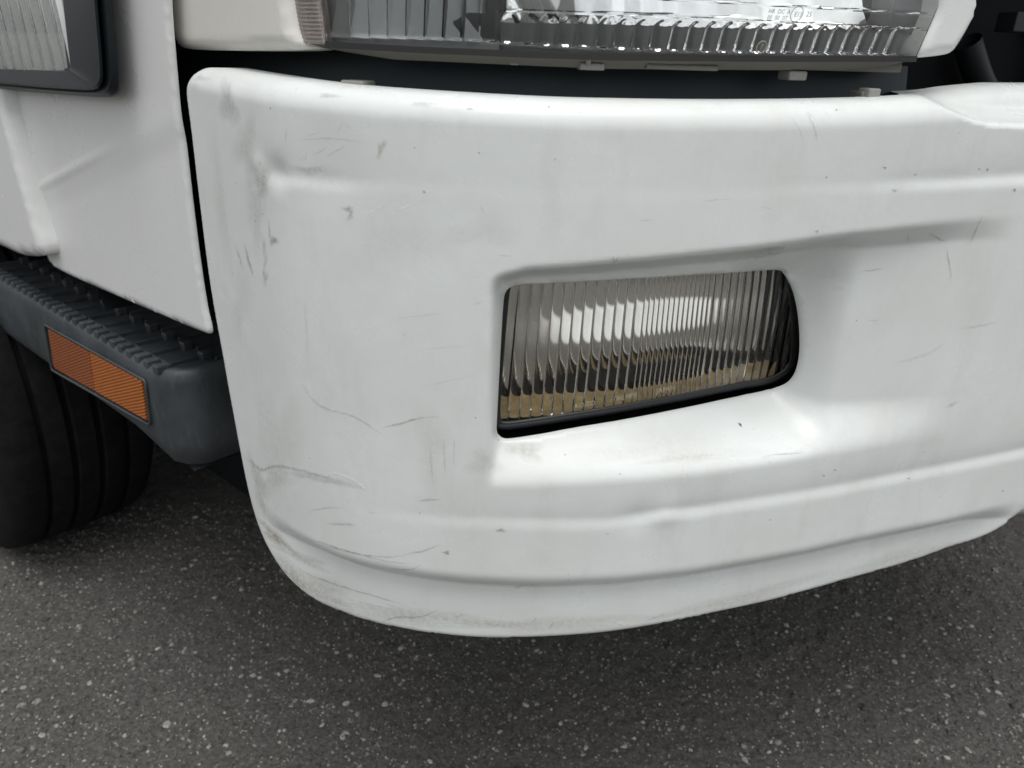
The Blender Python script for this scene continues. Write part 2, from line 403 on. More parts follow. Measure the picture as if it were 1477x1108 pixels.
# ------------------------------------------------------------------ bumper
TOP = [(268, 140), (266, 120), (270, 106), (282, 98), (300, 97), (340, 104), (400, 113), (500, 125), (600, 132), (700, 138), (800, 143), (880, 145),
       (1000, 147), (1100, 147), (1200, 146), (1300, 143), (1340, 140), (1365, 133), (1390, 128), (1430, 124), (1477, 120)]
BOT = [(1477, 741), (1460, 752), (1440, 766), (1419, 777), (1380, 790), (1304, 815), (1200, 844), (1144, 860), (1080, 876), (1000, 893), (900, 911), (800, 920), (720, 923), (640, 918),
       (560, 905), (500, 888), (465, 874), (438, 858), (412, 833), (392, 803), (377, 773), (365, 740), (355, 700), (345, 650), (332, 580), (318, 500), (300, 400), (285, 280), (275, 190)]
def to_uz(pts, d=0.0):
    p = np.array(pts, float); return np.stack(uz(p[:, 0], p[:, 1], d), 1)
UEND = ux(1477, 500) + .62
T_ = to_uz(TOP, -.006); B_ = to_uz(BOT, -.002)
L_c1 = line([(300, 240), (360, 243), (395, 252), (440, 260), (560, 264), (700, 272), (850, 277), (1000, 276), (1150, 270), (1250, 266), (1350, 262), (1477, 255)])
L_c2 = line([(420, 715), (480, 722), (560, 737), (650, 747), (720, 750), (800, 752), (880, 751), (930, 744), (960, 737), (1000, 736), (1050, 728), (1200, 704), (1350, 676), (1477, 649)])
L_g = line([(372, 728), (390, 762), (420, 788), (450, 808), (500, 830), (560, 845), (640, 858), (720, 864), (850, 863), (1000, 849), (1200, 809), (1350, 776), (1477, 744)])
L_st = line([(700, 402), (730, 392), (760, 384), (900, 372), (1000, 362), (1100, 351), (1200, 337), (1300, 324), (1400, 312)])
L_sb = line([(700, 706), (800, 704), (900, 698), (1000, 690), (1100, 676), (1200, 658), (1300, 641), (1400, 624), (1460, 612)])
L_lip = line([(1335, 141), (1355, 148), (1380, 160), (1405, 171), (1430, 177), (1477, 180)])
uA1 = np.array([ux(x, 260) for x in (360, 400, 460, 560, 800, 1100, 1250, 1350, 1477)]); A1 = np.array([0, .0014, .0021, .0003, .0001, .0002, .0006, .0018, .0026])
uA2 = np.array([ux(x, 740) for x in (500, 620, 760, 900, 960, 1050, 1477)]); A2 = np.array([0, .0006, .0012, .0017, .0032, .0021, .0026])
uD = [ux(704, 500), ux(724, 500), ux(1150, 500), ux(1450, 470)]; uR0, uR1, uRm, uH0 = ux(1160, 490), ux(1244, 490), ux(1188, 490), ux(716, 500)
uG = [ux(372, 750), ux(470, 820), ux(1390, 780), ux(1477, 745)]; uL0, uL1 = ux(1338, 150), ux(1400, 150)
KX = rng.normal(0, 1, (26, 2)) * np.array([16, 12]); KP = rng.uniform(0, 6.28, 26); KA = rng.uniform(.5, 1, 26) * .00011
def rnd_ramp(x):                                     # rounded start, then straight
    x = np.clip(x, 0, 1); return np.where(x < .3, x * x / .6 , x - .15) / .85
def relief(u, z):
    u = np.asarray(u, float); z = np.asarray(z, float); d = np.zeros(u.shape)
    a1 = np.interp(u, uA1, A1); e = z - L_c1(u)
    d -= a1 * np.where(e > 0, np.exp(-e / .016), 1.0) * ss((e + .008) / .012)
    a2 = np.interp(u, uA2, A2); e = z - L_c2(u)
    d -= a2 * np.where(e > 0, np.exp(-e / .011), 1.0) * ss((e + .010) / .014)
    e = L_g(u) - z
    ag = ss((u - uG[0]) / (uG[1] - uG[0])) * (1 - ss((u - uG[2]) / (uG[3] - uG[2]))); q = np.clip((e + .024) / .024, 0, 1); q2 = np.clip((e + .003) / .006, 0, 1)
    d -= ag * (.0190 * (q ** 2.2 * (1 - .10 * q2)) - .0012 * ss((e - .001) / .026))
    # fog lamp scoop, fading out to the right
    D2 = .020 * ss((u - uD[0]) / (uD[1] - uD[0])) * (1 - ss((u - uD[2]) / (uD[3] - uD[2])))
    wT = np.interp(u, [uD[1], uD[2]], [.013, .019])
    prof = rnd_ramp((L_st(u) - z) / wT) * ss((z - L_sb(u)) / .042)
    d -= D2 * prof
    D3 = .034 * np.clip((u - uH0) / (uR0 - uH0), 0, 1) * ss((uR1 - u) / (uR1 - uRm))
    d -= D3 * rnd_ramp((L_st(u) - z) / .045) * ss((z - L_sb(u) - .004) / .042)
    # recess for the grille shelf
    e = z - L_lip(u); d -= .034 * ss((u - uL0) / (uL1 - uL0)) * ss((e + .002) / .012)
    # dents and slight waviness of old plastic
    for (x, y, r, a) in ((400, 250, .010, -.0028), (372, 238, .007, .0015), (965, 737, .013, .0017), (918, 750, .012, -.0012), (480, 245, .03, -.0015)):
        uu, zz = uz(x, y); d += a * np.exp(-((u - uu[0]) ** 2 + (z - zz[0]) ** 2) / r ** 2)
    for (kx, kz), p, a in zip(KX, KP, KA): d += a * np.sin(kx * u * 1.6 + kz * z * 2.2 + p)
    return d
def bumper_d(u, z):
    d = relief(u, z); e, r = polydist(np.asarray(u), np.asarray(z), OUT, RADT); q = np.clip(r - e, 0, None)
    q = np.minimum(q, r * .985)
    return d - (r - np.sqrt(r * r - q * q))
def fit_edge(pts, P, roll):
    p = np.array(pts, float)
    for _ in range(4): P = np.stack(uz(p[:, 0], p[:, 1], relief(P[:, 0], P[:, 1]) - roll), 1)
    return P
T_ = fit_edge(TOP, T_, np.r_[[.001] * 3, .004, .007, [.008] * (len(TOP) - 5)]); B_ = fit_edge(BOT, B_, .001)
OUT = np.vstack([T_, [[UEND, T_[-1, 1] + .004]], [[UEND, B_[0, 1]]], B_])
OUT = resample(soften(OUT, 2), .0028)
RADT = np.where((OUT[:, 1] > zx(700, 175)), .017, .006); RADT = np.where(OUT[:, 0] < ux(276, 150), .005, RADT)
_k = np.ones(15) / 15; RADT = np.convolve(np.r_[RADT[-7:], RADT, RADT[:7]], _k, 'valid')
HOLE = [(726, 432), (730, 418), (742, 411), (760, 409), (900, 402), (1000, 396), (1090, 391), (1124, 389), (1135, 394), (1146, 414), (1153, 440), (1157, 470), (1158, 500), (1156, 525),
        (1149, 546), (1134, 560), (1110, 569), (1000, 589), (850, 615), (745, 635), (724, 637), (716, 630), (716, 615), (719, 560), (722, 500)]
HP = np.array(HOLE, float); hu = np.zeros(len(HP)); hz = hu.copy(); hprev = None; hdone = np.zeros(len(HP), bool)
for dd in np.linspace(0, -.075, 51):                 # first place where the sight line meets the moulded surface
    cu_, cz_ = uz(HP[:, 0], HP[:, 1], dd); f_ = dd - bumper_d(cu_, cz_)
    if hprev is not None:
        k = (~hdone) & (f_ <= 0); t = (hprev[2] / np.maximum(hprev[2] - f_, 1e-9))[k]
        hu[k] = hprev[0][k] + t * (cu_ - hprev[0])[k]; hz[k] = hprev[1][k] + t * (cz_ - hprev[1])[k]; hdone |= k
    hprev = (cu_, cz_, f_)
HOLE_UZ = resample(soften(np.stack([hu, hz], 1), 2), .0022)
bumper = tpart(plate, 'bumper', OUT, bumper_d, .0027, M['bumper'], None, HOLE_UZ, .022, .004, None, ux(1477, 500) + .06)
bumper['label'] = 'white front bumper with scratches, creases and a fog lamp opening'

# scratches, scuffs and chips on the bumper
_gu = np.arange(OUT[:, 0].min() - .01, ux(1477, 500) + .10, .0022); _gz = np.arange(OUT[:, 1].min() - .01, OUT[:, 1].max() + .01, .0022)
_U, _Z = np.meshgrid(_gu, _gz, indexing='ij'); _D = bumper_d(_U.ravel(), _Z.ravel()).reshape(_U.shape); _full = bumper_d
def bumper_d(u, z):
    a = np.clip((np.asarray(u) - _gu[0]) / .0022, 0, len(_gu) - 1.001); b = np.clip((np.asarray(z) - _gz[0]) / .0022, 0, len(_gz) - 1.001)
    i = a.astype(int); j = b.astype(int); a = a - i; b = b - j
    return (_D[i, j] * (1 - a) + _D[i + 1, j] * a) * (1 - b) + (_D[i, j + 1] * (1 - a) + _D[i + 1, j + 1] * a) * b
def on_bumper(px):
    p = np.array(px, float); u, z = uz(p[:, 0], p[:, 1])
    for _ in range(3): u, z = uz(p[:, 0], p[:, 1], bumper_d(u, z))
    return u, z
_E = (inpoly(_U.ravel(), _Z.ravel(), OUT) & (polydist(_U.ravel(), _Z.ravel(), OUT[::2])[0] > .0055)).reshape(_U.shape)
def keep_in(u, z):
    i = np.clip(np.round((u - _gu[0]) / .0022).astype(int), 0, len(_gu) - 1); j = np.clip(np.round((z - _gz[0]) / .0022).astype(int), 0, len(_gz) - 1); return _E[i, j].astype(float)
def ribbon(name, px, width, alpha, m, parent, surf=None):
    p = np.array(px, float); s = np.r_[0, np.cumsum(np.hypot(*np.diff(p, axis=0).T))]; n = max(int(s[-1] / 5), 4)
    t = np.linspace(0, s[-1], n); x = np.interp(t, s, p[:, 0]); y = np.interp(t, s, p[:, 1])
    for _ in range(2): x[1:-1] = (x[:-2] + 2 * x[1:-1] + x[2:]) / 4; y[1:-1] = (y[:-2] + 2 * y[1:-1] + y[2:]) / 4
    x += rng.normal(0, .35, n); y += rng.normal(0, .35, n)
    tx, ty = np.gradient(x), np.gradient(y); L = np.hypot(tx, ty) + 1e-6; nx, ny = -ty / L, tx / L
    wv = width * (.35 + .65 * np.sin(np.pi * (np.arange(n) + .5) / n) ** .7) * rng.uniform(.75, 1.2, n)
    V = []; al = []
    for k, a in ((-1, 0), (-.35, 1), (.35, 1), (1, 0)):
        u, z = on_bumper(np.stack([x + nx * wv * k, y + ny * wv * k], 1)); V.append(S(u, z, bumper_d(u, z) + .0004))
        al.append(keep_in(u, z) * a * alpha * np.minimum(1, np.minimum(np.arange(n), np.arange(n)[::-1]) / max(2, n * .25) + .0) * rng.uniform(.6, 1, n))
    G = np.stack(V, 1); o = sheet(name, G, m, parent, True); A = np.stack(al, 1).ravel()
    at = o.data.attributes.new('alpha', 'FLOAT', 'POINT'); at.data.foreach_set('value', A.astype(np.float32)); o.visible_shadow = True
    return o
def blot(name, cx, cy, rx, ry, ang, alpha, m, parent):
    nr, na = (9, 24) if max(rx, ry) > 20 else (5, 14); rr = np.linspace(0.02, 1, nr); aa = np.linspace(0, 2 * np.pi, na); R, A = np.meshgrid(rr, aa, indexing='ij')
    j = 1 + .25 * np.sin(3 * A + rng.uniform(0, 6)) + .15 * np.sin(5 * A + rng.uniform(0, 6))
    x0 = rx * R * j * np.cos(A); y0 = ry * R * j * np.sin(A); c, s_ = math.cos(ang), math.sin(ang)
    u, z = on_bumper(np.stack([cx + x0 * c - y0 * s_, cy + x0 * s_ + y0 * c], -1).reshape(-1, 2))
    G = S(u, z, bumper_d(u, z) + .0003).reshape(nr, na, 3); o = sheet(name, G, m, parent, True)
    at = o.data.attributes.new('alpha', 'FLOAT', 'POINT'); at.data.foreach_set('value', (alpha * (1 - R ** 1.5).ravel() * keep_in(u, z)).astype(np.float32))
    return o
SC = [  # polyline in the photograph, half width px, strength, material
 ([(346, 648), (356, 662), (370, 672), (379, 680), (390, 672), (410, 673), (440, 680), (470, 688), (500, 694)], 2.8, .42, 'scuff'),
 ([(400, 678), (430, 684), (470, 692), (510, 700), (530, 708)], 5, .28, 'scuff'),
 ([(465, 680), (490, 684), (508, 691), (525, 703), (540, 720)], 1.6, .95, 'chip'), ([(507, 694), (511, 712)], 1.0, .7, 'chip'),
 ([(428, 545), (440, 560), (450, 575), (460, 585), (480, 592), (510, 600), (535, 615), (562, 634)], 1.8, .34, 'scuff'),
 ([(548, 618), (580, 610), (615, 600)], 1.5, .4, 'scuff'), ([(566, 617), (600, 603), (640, 600)], 1.0, .35, 'scuff'),
 ([(430, 772), (480, 788), (520, 800), (560, 804), (600, 799)], 1.5, .45, 'scuff'), ([(440, 780), (500, 795), (560, 810), (610, 815)], 1.2, .35, 'scuff'),
 ([(470, 755), (515, 757)], 2, .45, 'scuff'), ([(440, 740), (470, 732), (500, 733)], 1.2, .35, 'scuff'), ([(580, 800), (610, 795), (640, 783)], 1.6, .35, 'scuff'), ([(560, 820), (595, 822), (610, 814)], 1.4, .4, 'scuff'),
 ([(420, 810), (450, 830), (490, 845), (550, 862), (600, 878)], 1.4, .4, 'scuff'), ([(540, 900), (570, 890), (610, 890), (640, 875)], 1.6, .4, 'scuff'),
 ([(352, 348), (358, 375), (368, 402)], 2.2, .5, 'scuff'), ([(388, 315), (390, 350)], 1.4, .45, 'scuff'), ([(414, 185), (412, 208)], 2, .45, 'scuff'),
 ([(340, 350), (345, 370), (352, 390)], 1.5, .35, 'scuff'), ([(378, 335), (384, 370), (380, 400)], 3, .28, 'scuff'),
 ([(450, 225), (475, 212)], 1.4, .4, 'scuff'), ([(470, 228), (500, 208)], 1.4, .4, 'scuff'), ([(440, 198), (465, 190)], 1.1, .35, 'scuff'), ([(485, 195), (498, 172)], 1.1, .35, 'scuff'), ([(497, 176), (508, 187)], 1.1, .35, 'scuff'),
 ([(425, 203), (470, 199), (530, 205)], 1.2, .3, 'scuff'), ([(525, 312), (565, 288)], 1.2, .4, 'chip'), ([(560, 308), (610, 288)], 1.1, .3, 'chip'), ([(430, 232), (446, 222)], 1.1, .35, 'scuff'),
 ([(960, 685), (962, 705)], 1.3, .8, 'chip'), ([(984, 668), (988, 702)], 1.6, .85, 'chip'), ([(1048, 668), (1052, 690)], 1.3, .8, 'chip'), ([(1108, 660), (1112, 675)], 1.3, .6, 'chip'), ([(930, 680), (933, 700)], 1.1, .7, 'chip'),
 ([(1364, 355), (1369, 380), (1372, 400), (1369, 408)], 1.5, .45, 'scuff'), ([(1310, 332), (1309, 352)], 1.8, .4, 'scuff'), ([(1418, 308), (1408, 330), (1397, 355)], 1.5, .4, 'scuff'),
 ([(1335, 335), (1350, 340), (1358, 350), (1368, 346)], 2.4, .4, 'scuff'), ([(1235, 392), (1280, 387)], 1.2, .4, 'scuff'), ([(1195, 420), (1216, 424)], 1.2, .45, 'scuff'),
 ([(1250, 460), (1262, 466), (1271, 460)], 1.0, .4, 'scuff'), ([(1385, 475), (1420, 468), (1440, 465)], 2, .22, 'scuff'), ([(1290, 525), (1340, 510), (1370, 490)], 2.5, .16, 'scuff'),
 ([(1360, 588), (1372, 585), (1384, 578)], 3, .45, 'scuff'), ([(1160, 160), (1170, 172), (1176, 190), (1179, 212)], 1.1, .4, 'scuff'), ([(1162, 158), (1172, 170)], 1.3, .55, 'scuff'), ([(1135, 160), (1155, 190), (1162, 215)], 1.0, .22, 'scuff'),
 ([(1095, 298), (1115, 302)], 1.2, .4, 'scuff'), ([(718, 367), (742, 370)], 1.4, .45, 'scuff'), ([(680, 440), (700, 434)], 1.4, .45, 'scuff'), ([(680, 400), (698, 398)], 1.0, .4, 'scuff'), ([(884, 364), (885, 382), (895, 366)], 1.3, .5, 'scuff'), ([(906, 362), (903, 374)], 1.1, .4, 'scuff'), ([(768, 384), (775, 398)], 1.3, .35, 'scuff'),
 ([(920, 318), (945, 317)], 1.1, .35, 'scuff'), ([(690, 290), (695, 305), (705, 312)], 1.1, .3, 'scuff'), ([(672, 156), (678, 158), (684, 157)], 1.8, .9, 'dark'), ([(832, 165), (838, 161), (846, 161)], 1.0, .6, 'scuff'),
 ([(600, 722), (640, 720)], 1.6, .4, 'scuff'), ([(530, 738), (545, 740)], 1.4, .4, 'scuff'), ([(740, 850), (780, 843)], 1.5, .4, 'scuff'), ([(765, 900), (775, 890)], 1.5, .35, 'scuff'), ([(655, 890), (672, 885)], 1.5, .4, 'scuff'),
 ([(790, 906), (800, 898)], 1.3, .4, 'scuff'), ([(930, 895), (960, 886)], 1.2, .35, 'scuff'), ([(1082, 870), (1095, 862)], 1.4, .35, 'scuff'), ([(880, 895), (900, 903)], 1.0, .35, 'scuff'), ([(1340, 795), (1352, 786)], 1.3, .35, 'scuff'),
 ([(900, 480), (900, 480.5), (901, 481)], .5, .1, 'scuff'), ([(560, 460), (640, 452)], 1, .18, 'scuff'), ([(600, 560), (690, 540)], 1, .16, 'scuff'), ([(620, 640), (625, 700)], 1.4, .25, 'brown'), ([(640, 630), (642, 690)], 1.6, .25, 'brown'), ([(655, 625), (655, 680)], 1.4, .22, 'brown'),
 ([(600, 505), (680, 498)], 1, .15, 'scuff'), ([(440, 430), (445, 520)], 2, .15, 'scuff'), ([(1010, 290), (1060, 286)], 1, .25, 'scuff'), ([(380, 245), (374, 230)], 2, .35, 'scuff'), ([(376, 250), (382, 258), (392, 262)], 1.6, .5, 'scuff'),
]
for px, wd, al, mm in SC[:]:
    if len(px) == 3 and wd == .5: continue
    ribbon('scratch', px, wd * 1.15, al * (1 if mm == 'dark' else .85), M[mm], bumper)
BL = [(550, 214, 6, 17, .35, .38, 'brown'), (395, 347, 8, 8, 0, .5, 'scuff'), (503, 302, 11, 6, .2, .4, 'scuff'), (505, 312, 5, 9, .4, .3, 'scuff'), (430, 262, 26, 8, .1, .0, 'scuff'), (330, 150, 14, 40, -.2, .26, 'scuff'), (475, 138, 18, 4, .05, .35, 'scuff'),
      (610, 148, 24, 7, .1, .25, 'scuff'), (644, 797, 6, 3.5, .1, .7, 'scuff'), (723, 765, 9, 3, .1, .5, 'scuff'), (380, 262, 12, 24, .1, .25, 'scuff'), (445, 245, 30, 7, .05, .22, 'scuff'), (1463, 274, 3, 3, 0, .7, 'scuff'), (1178, 334, 3.4, 2.6, 0, .7, 'scuff'),
      (1276, 242, 3.2, 2.2, .4, 1, 'dark'), (1424, 245, 1.6, 2.6, 0, 1, 'dark'), (1206, 158, 1.4, 2.2, 0, 1, 'dark'), (612, 277, 2.4, 1.8, .6, 1, 'dark'), (1054, 602, 2.2, 2, 0, 1, 'dark'), (1412, 244, 2, 1.6, 0, .8, 'scuff'), (1190, 491, 1.4, 1.4, 0, 1, 'dark'),
      (1112, 640, 20, 22, 0, .22, 'brown'), (980, 655, 60, 14, -.1, .16, 'brown'), (760, 650, 28, 16, .2, .25, 'brown'), (700, 668, 30, 22, 0, .16, 'brown'), (400, 776, 36, 9, .70, .6, 'brown'), (374, 700, 10, 50, -.2, .28, 'brown'), (400, 640, 40, 90, 0, .12, 'brown'), (420, 830, 60, 16, .7, .28, 'brown'), (370, 300, 16, 60, 0, .14, 'scuff'), (350, 430, 16, 70, .1, .07, 'scuff'), (356, 215, 20, 50, -.1, .16, 'scuff'), (320, 300, 10, 120, -.1, .10, 'brown'), (620, 640, 26, 70, 0, .10, 'brown'), (480, 260, 70, 20, .05, .10, 'scuff'), (950, 640, 160, 24, -.1, .10, 'brown'), (440, 806, 46, 8, .42, .30, 'brown'), (400, 690, 24, 20, 0, .16, 'brown'),
      (600, 888, 150, 16, .10, .24, 'brown'), (800, 900, 160, 14, -.03, .20, 'brown'), (1050, 868, 150, 13, -.24, .20, 'brown'), (1290, 806, 110, 11, -.27, .16, 'brown'), (460, 850, 70, 22, .55, .28, 'brown'), (1290, 275, 5, 3, .2, .4, 'scuff'), (1320, 252, 3, 2, 0, .5, 'scuff'), (700, 335, 60, 24, 0, .07, 'scuff'), (560, 350, 90, 60, 0, .06, 'scuff'), (1350, 250, 80, 12, 0, .05, 'scuff'), (290, 112, 16, 7, .2, .2, 'scuff'), (383, 400, 5, 12, 0, .3, 'scuff'),
      (876, 770, 3, 1.5, 0, .5, 'scuff'), (1310, 690, 3, 1.5, 0, .6, 'dark'), (1188, 686, 2.4, 1.2, 0, .7, 'dark'), (1204, 678, 2, 1.4, 0, .6, 'dark'), (1446, 708, 2, 1.4, 0, .7, 'dark'), (800, 230, 2, 1.6, 0, .5, 'scuff'), (598, 213, 1.5, 1.5, 0, .7, 'dark')]
for b in BL:
    if b[5] > 0: blot('stain' if b[6] == 'brown' else 'scuff_mark', *b[:6], M[b[6]], bumper)

# small plastic clips standing on the bumper's top edge
def clip(name, x0, x1, y0, y1, d, depth, m, parent, bev=.0012):
    u0, z0 = uz(x0, y1, d); u1, z1 = uz(x1, y0, d); uc = (u0[0] + u1[0]) / 2; c = S(uc, (z0[0] + z1[0]) / 2, d - depth / 2)
    n = np.array([np.interp(uc, RU, RNX), np.interp(uc, RU, RNY), 0]); t = np.array([-n[1], n[0], 0])
    return box(name, c, (t, n, (0, 0, 1)), (abs(u1[0] - u0[0]), depth, abs(z1[0] - z0[0])), m, parent, bev)
clip('clip', 493, 521, 117, 131, -.030, .016, M['clip'], bumper)
clip('clip', 1251, 1272, 128, 150, -.030, .012, M['clip'], bumper); clip('clip', 1241, 1252, 132, 150, -.034, .014, M['housing'], bumper)

# ------------------------------------------------------------------ fog lamp
fog = pempty('fog_lamp'); fog['label'] = 'rectangular ribbed glass fog lamp sunk in the bumper, dusty inside'
def fog_d(u): return np.interp(u, [uH0, uR0], [-.031, -.062])
def fog_px(x): return float(np.interp(x, [716, 1158], [-.031, -.062]))
FQ = [(733, 398), (1166, 368), (1136, 562), (714, 626)]          # lens corners: top left, top right, bottom right, bottom left
fu, fz = uz([q[0] for q in FQ], [q[1] for q in FQ], [fog_px(q[0]) for q in FQ])
def fq(a, b):                                                     # a along the lamp, b from bottom to top
    tl, tr, br, bl = [np.array([fu[i], fz[i]]) for i in range(4)]
    a = np.asarray(a)[..., None]; b = np.asarray(b)[..., None]
    p = (bl * (1 - a) + br * a) * (1 - b) + (tl * (1 - a) + tr * a) * b; return p[..., 0], p[..., 1]
LENS = [(735, 398), (1122, 366), (1138, 372), (1144, 430), (1147, 480), (1145, 520), (1136, 538), (1114, 552), (1080, 559), (1000, 573), (850, 597), (760, 611), (722, 616), (714, 610), (716, 560), (722, 480), (728, 410)]; LENS = to_uz(LENS, np.array([fog_px(q[0]) for q in LENS]))
LENS = resample(soften(LENS, 2), .002)
def fog_lens():
    wd = [1.0] * 13 + [.52] * 14 + [.86] * 12; ed = np.r_[0, np.cumsum(wd)]; ed /= ed[-1]; A = []; prof = []
    for i in range(len(wd)):
        k = 9
        for q in range(k): A.append(ed[i] + (ed[i + 1] - ed[i]) * q / k); prof.append((1 - (2 * q / k - 1) ** 2) * wd[i])
    A.append(1); prof.append(0); b = np.linspace(0, 1, 30)
    AA, BB = np.meshgrid(A, b, indexing='ij'); PR = np.array(prof)[:, None] * ss(BB / .07) * ss((1 - BB) / .05); u, z = fq(AA, BB)
    dome = .003 * (1 - (2 * BB - 1) ** 2)
    F = S(u, z, fog_d(u) + dome); B = S(u, z, fog_d(u) + dome - .0022 - .0017 * PR)
    inside = inpoly(u, z, LENS); n, k = u.shape; V = np.concatenate([F.reshape(-1, 3), B.reshape(-1, 3)]); o = n * k; fs = []; edge = {}
    for i in range(n - 1):
        for j in range(k - 1):
            if inside[i:i + 2, j:j + 2].all():
                q = (i * k + j, (i + 1) * k + j, (i + 1) * k + j + 1, i * k + j + 1); fs.append(q); fs.append(tuple(o + x for x in q[::-1]))
                for a, c in zip(q, q[1:] + q[:1]): edge[(a, c)] = 1
    for (a, c) in list(edge):
        if (c, a) not in edge: fs.append((c, a, o + a, o + c))
    me = obj('lens', V, fs, M['fogglass'], fog); return sharp(me, 25)
fog_lens()
def tube(name, P3, r, m, parent, closed=True, seg=8, flat=1.0):
    P3 = np.asarray(P3); n = len(P3); t = np.roll(P3, -1, 0) - np.roll(P3, 1, 0) if closed else np.gradient(P3, axis=0); t /= np.linalg.norm(t, axis=1)[:, None]
    ref = np.array([0, 1.0, 0.1]); a = np.cross(t, ref); a /= np.linalg.norm(a, axis=1)[:, None]; b = np.cross(t, a); an = np.linspace(0, 2 * np.pi, seg, endpoint=False)
    V = (P3[:, None] + r * (np.cos(an)[None, :, None] * a[:, None] + flat * np.sin(an)[None, :, None] * b[:, None])).reshape(-1, 3); f = []
    for i in range(n if closed else n - 1):
        for j in range(seg): f.append((i * seg + j, i * seg + (j + 1) % seg, ((i + 1) % n) * seg + (j + 1) % seg, ((i + 1) % n) * seg + j))
    return obj(name, V, f, m, parent)
tube('gasket', S(LENS[:, 0], LENS[:, 1], fog_d(LENS[:, 0]) - .0005), .0036, M['black'], fog)
M['rimglass'] = mat('glass_rim', (.020, .021, .019), .4)
sm = LENS.mean(0) + (LENS - LENS.mean(0)) * np.array([.985, .955])
tube('lens_rim', S(sm[:, 0], sm[:, 1], fog_d(sm[:, 0]) + .0006), .0019, M['rimglass'], fog)
def fog_bowl():
    a = np.linspace(-.02, 1.02, 60); b = np.linspace(.13, 1.05, 70); A, B = np.meshgrid(a, b, indexing='ij'); u, z = fq(A, B)
    bb = np.linspace(-.2, 1.3, 1501); sl_ = np.interp(bb, [.10, .34, .44, .50, .64, .70, .78, .84, 1.05], [-.10, -.25, .05, .42, .50, .16, .02, -.35, -.45]) * .1
    pr = -np.cumsum(sl_) * (bb[1] - bb[0]); pr -= pr[700]; side = np.exp(-((A - .42) / .30) ** 4)
    tp = np.exp(-((A - .60) / .2) ** 4); neg = np.where(bb > .78, 1.0, 0); pt = -np.cumsum(sl_ * neg) * (bb[1] - bb[0]); pb = pr - (pt - pt[700])
    sag = np.interp(B, bb, pb) * (.35 + .65 * side) + np.interp(B, bb, pt - pt[700]) * tp + .010 * (2 * A - 1) ** 2
    d = fog_d(u) - .036 + sag; return sheet('reflector', S(u, z, d), M['fogchrome'], fog)
fog_bowl()
def fog_floor():
    a = np.linspace(-.03, .965, 50); q = np.linspace(0, 1, 14); A, Q = np.meshgrid(a, q, indexing='ij'); B = .085 + .08 * Q ** 1.2 + .02 * np.sin(A * 7 + 1) * Q
    u, z = fq(A, B); return sheet('dusty_floor', S(u, z, fog_d(u) - .0065 - .014 * Q), M['dust'], fog)
fog_floor()
def fog_can():
    a = np.array([-.06, 1.06]); u, z = fq(np.array([-.05, 1.05, 1.05, -.05]), np.array([-.10, -.10, 1.12, 1.12]))
    F = S(u, z, fog_d(u) - .006); B = S(u, z, fog_d(u) - .085); V = np.vstack([F, B])
    return obj('housing', V, [(4, 5, 6, 7), (0, 1, 5, 4), (1, 2, 6, 5), (2, 3, 7, 6), (3, 0, 4, 7)], M['void'], fog, False)
fog_can()
def lathe(name, axis_o, axis, prof, m, parent, seg=24):
    axis = np.asarray(axis, float); axis /= np.linalg.norm(axis); a = np.cross(axis, [0.1, .2, 1]); a /= np.linalg.norm(a); b = np.cross(axis, a); V = []; f = []
    for r, h in prof:
        for k in range(seg):
            t = 2 * math.pi * k / seg; V.append(np.asarray(axis_o) + axis * h + r * (math.cos(t) * a + math.sin(t) * b))
    for i in range(len(prof) - 1):
        for k in range(seg): f.append((i * seg + k, i * seg + (k + 1) % seg, (i + 1) * seg + (k + 1) % seg, (i + 1) * seg + k))
    return obj(name, V, f, m, parent)
# back wall of the opening so that the gap round the lamp stays black
def text_mesh(txt, size, place, m, parent, name='lettering', thick=.0002):
    cu = bpy.data.curves.new('t', 'FONT'); cu.body = txt; cu.size = 1; cu.extrude = 0; cu.resolution_u = 2
    to = bpy.data.objects.new('t', cu); C.objects.link(to); dg = bpy.context.evaluated_depsgraph_get(); me = bpy.data.meshes.new_from_object(to.evaluated_get(dg))
    V = np.array([v.co for v in me.vertices]); F = [tuple(p.vertices) for p in me.polygons]; bpy.data.objects.remove(to)
    bpy.data.meshes.remove(me); return obj(name, place(V[:, 0] * size, V[:, 1] * size), F, m, parent, False)
M['emboss'] = mat('embossed_glass', (.62, .58, .47), .3); M['emboss'].node_tree.nodes['Principled BSDF'].inputs['Alpha'].default_value = .55
M['emboss_dark'] = mat('moulded_mark', (.20, .21, .21), .5)
def fog_text(txt, x, y, size):
    a0, z0 = uz(x, y, fog_px(x)); x2, z2 = uz(x + 100, y - 18, fog_px(x + 100)); sl_ = (z2[0] - z0[0]) / (x2[0] - a0[0])
    def place(px, py):
        u = a0[0] + px - py * .05; return S(u, z0[0] + px * sl_ + py, fog_d(u) + .0022)
    text_mesh(txt, size, place, M['emboss'], fog)
fog_text('KOITO', 828, 588, .0058); fog_text('110-21888', 879, 579, .0060); fog_text('JAPAN', 947, 568, .0062)

